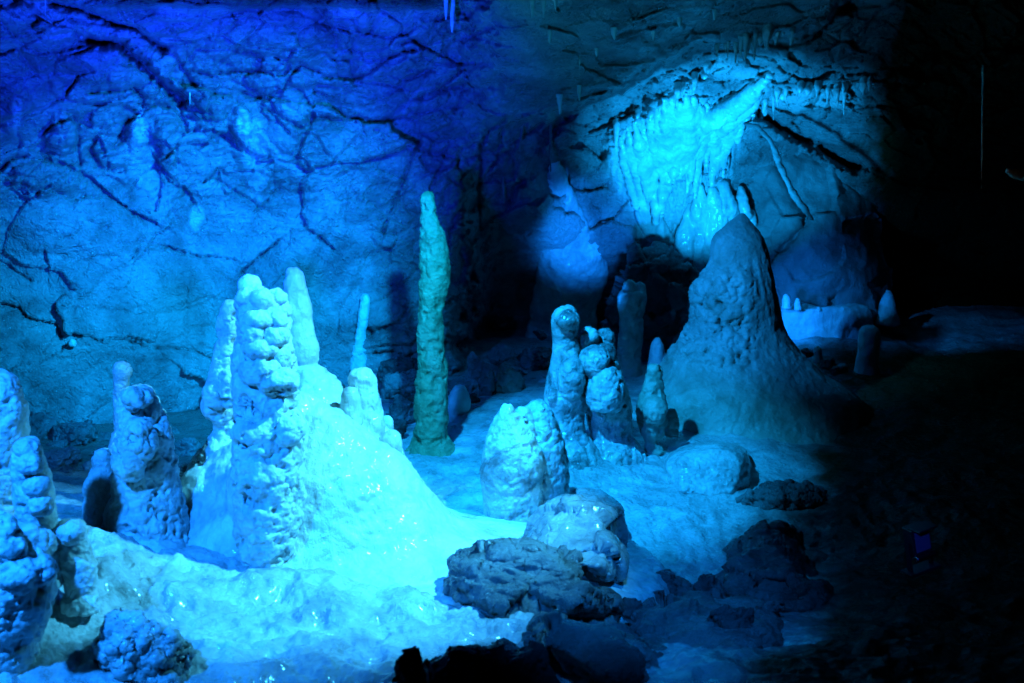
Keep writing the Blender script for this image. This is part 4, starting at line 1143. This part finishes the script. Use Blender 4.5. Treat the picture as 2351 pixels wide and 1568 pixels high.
spots = [(60, 1000, 5.4), (130, 1030, 5.3), (180, 1000, 5.5), (150, 1090, 4.8), (240, 1040, 5.2), (90, 1070, 5.0), (420, 1020, 5.6), (370, 1020, 5.5), (700, 960, 6.0), (905, 985, 5.5), (930, 880, 6.4), (1000, 895, 6.3), (1085, 915, 6.1), (1180, 870, 6.7), (1215, 815, 7.2), (1240, 770, 7.5), (1150, 815, 7.1), (1290, 820, 7.2), (1330, 800, 7.3), (430, 1080, 5.0), (390, 1070, 5.1), (200, 975, 5.6), (215, 1075, 4.9),
         (1850, 812, 6.6), (1900, 838, 6.45), (1925, 850, 6.4), (1560, 1440, 3.3), (1500, 1520, 2.95), (1560, 1540, 2.9), (1640, 1520, 3.0), (1440, 1400, 3.5), (1370, 1470, 3.05), (1160, 1490, 2.9), (1130, 1500, 2.85), (1700, 1390, 3.6), (1770, 1400, 3.5)]
for k, (x, y, d) in enumerate(spots):
    wd = rr.uniform(22, 46) if d < 4 else rr.uniform(16, 34)
    rock('small loose stone among the rubble', x - wd, y - wd * .7, x + wd, y + wd * .6, d, M_ROCK if k % 3 else M_DARK, .8, 40 + k, 12, name='stone', cat='stone', group='loose stones', sub=32)

for k, (x0, y0, x1, y1, d) in enumerate(((20, 950, 130, 1020, 5.45), (120, 975, 215, 1030, 5.4), (330, 965, 420, 1025, 5.75), (395, 1000, 470, 1075, 5.3), (90, 1030, 190, 1110, 4.95), (210, 990, 262, 1030, 5.5))):
    rock(('broad dark rock lying against the foot of the left wall, leftmost', 'dark rock at the wall foot behind the lumpy stacked stalagmite', 'dark rock at the wall foot right of the thin capped stalagmite', 'dark block between the pitted stalagmite and the cone', 'dark block of rubble behind the far left stalagmites', 'small dark rock at the wall foot left of the thin capped stalagmite')[k], x0, y0, x1, y1, d, M_ROCK, .8, 70 + k, 14)
for lab, x, y0, y1, r in (('thick rooted stub of a stalactite on the teal roof', 1410, 62, 92, 9), ('short fang on the roof right of the middle', 1500, 70, 96, 6), ('pale nub on the roof above the curtain', 1560, 40, 62, 7), ('narrow fang on the roof over the recess', 1330, 195, 232, 6), ('blunt fang at the roof edge near the recess', 1285, 215, 262, 8), ('pale fang on the roof, highest right', 1640, 20, 46, 6)):
    drop(lab, x, y0, y1, r, wall_d(x, y0) - .03, M_LEDGE)

# ------------------------------------------------------------------ unlit floodlight in the dark
def box(c, s):
    c, s = np.array(c), np.array(s) / 2
    V = np.array([[x, y, z] for x in (-1, 1) for y in (-1, 1) for z in (-1, 1)]) * s + c
    return V, [(0, 1, 3, 2), (4, 6, 7, 5), (0, 4, 5, 1), (2, 3, 7, 6), (0, 2, 6, 4), (1, 5, 7, 3)]


def solid(name, vf, m, base, parent, bevel=.004):
    me = bpy.data.meshes.new(name)
    me.from_pydata(np.asarray(vf[0]).tolist(), [], vf[1])
    o = link(name, me, m, None, parent)
    if bevel:
        b = o.modifiers.new('bevel', 'BEVEL')
        b.width = bevel
        b.segments = 2
    return o


fl = empty('floodlight', px(2115, 1310, 3.6))
fl.rotation_euler = (0, R(-12), R(20))
tag(fl, 'unlit black floodlight housing in the dark on the right', 'floodlight')
solid('housing', box((0, 0, .11), (.07, .05, .10)), M_METAL, None, fl)
solid('visor', box((0, -.035, .165), (.075, .06, .006)), M_METAL, None, fl, .002)
for sx in (-1, 1):
    solid('bracket', box((sx * .042, 0, .06), (.006, .02, .10)), M_METAL, None, fl, .001)
solid('foot', box((0, 0, .006), (.12, .06, .012)), M_METAL, None, fl, .003)
tb = Shape().tube([(-.037, -.03, .06), (.037, -.03, .06)], [.011, .011])
link('tube', tb.mesh('tube', .0018, 2), M_STEEL, None, fl)
solid('glass', box((0, -.0275, .115), (.056, .004, .07)), M_LENS, None, fl, .001)
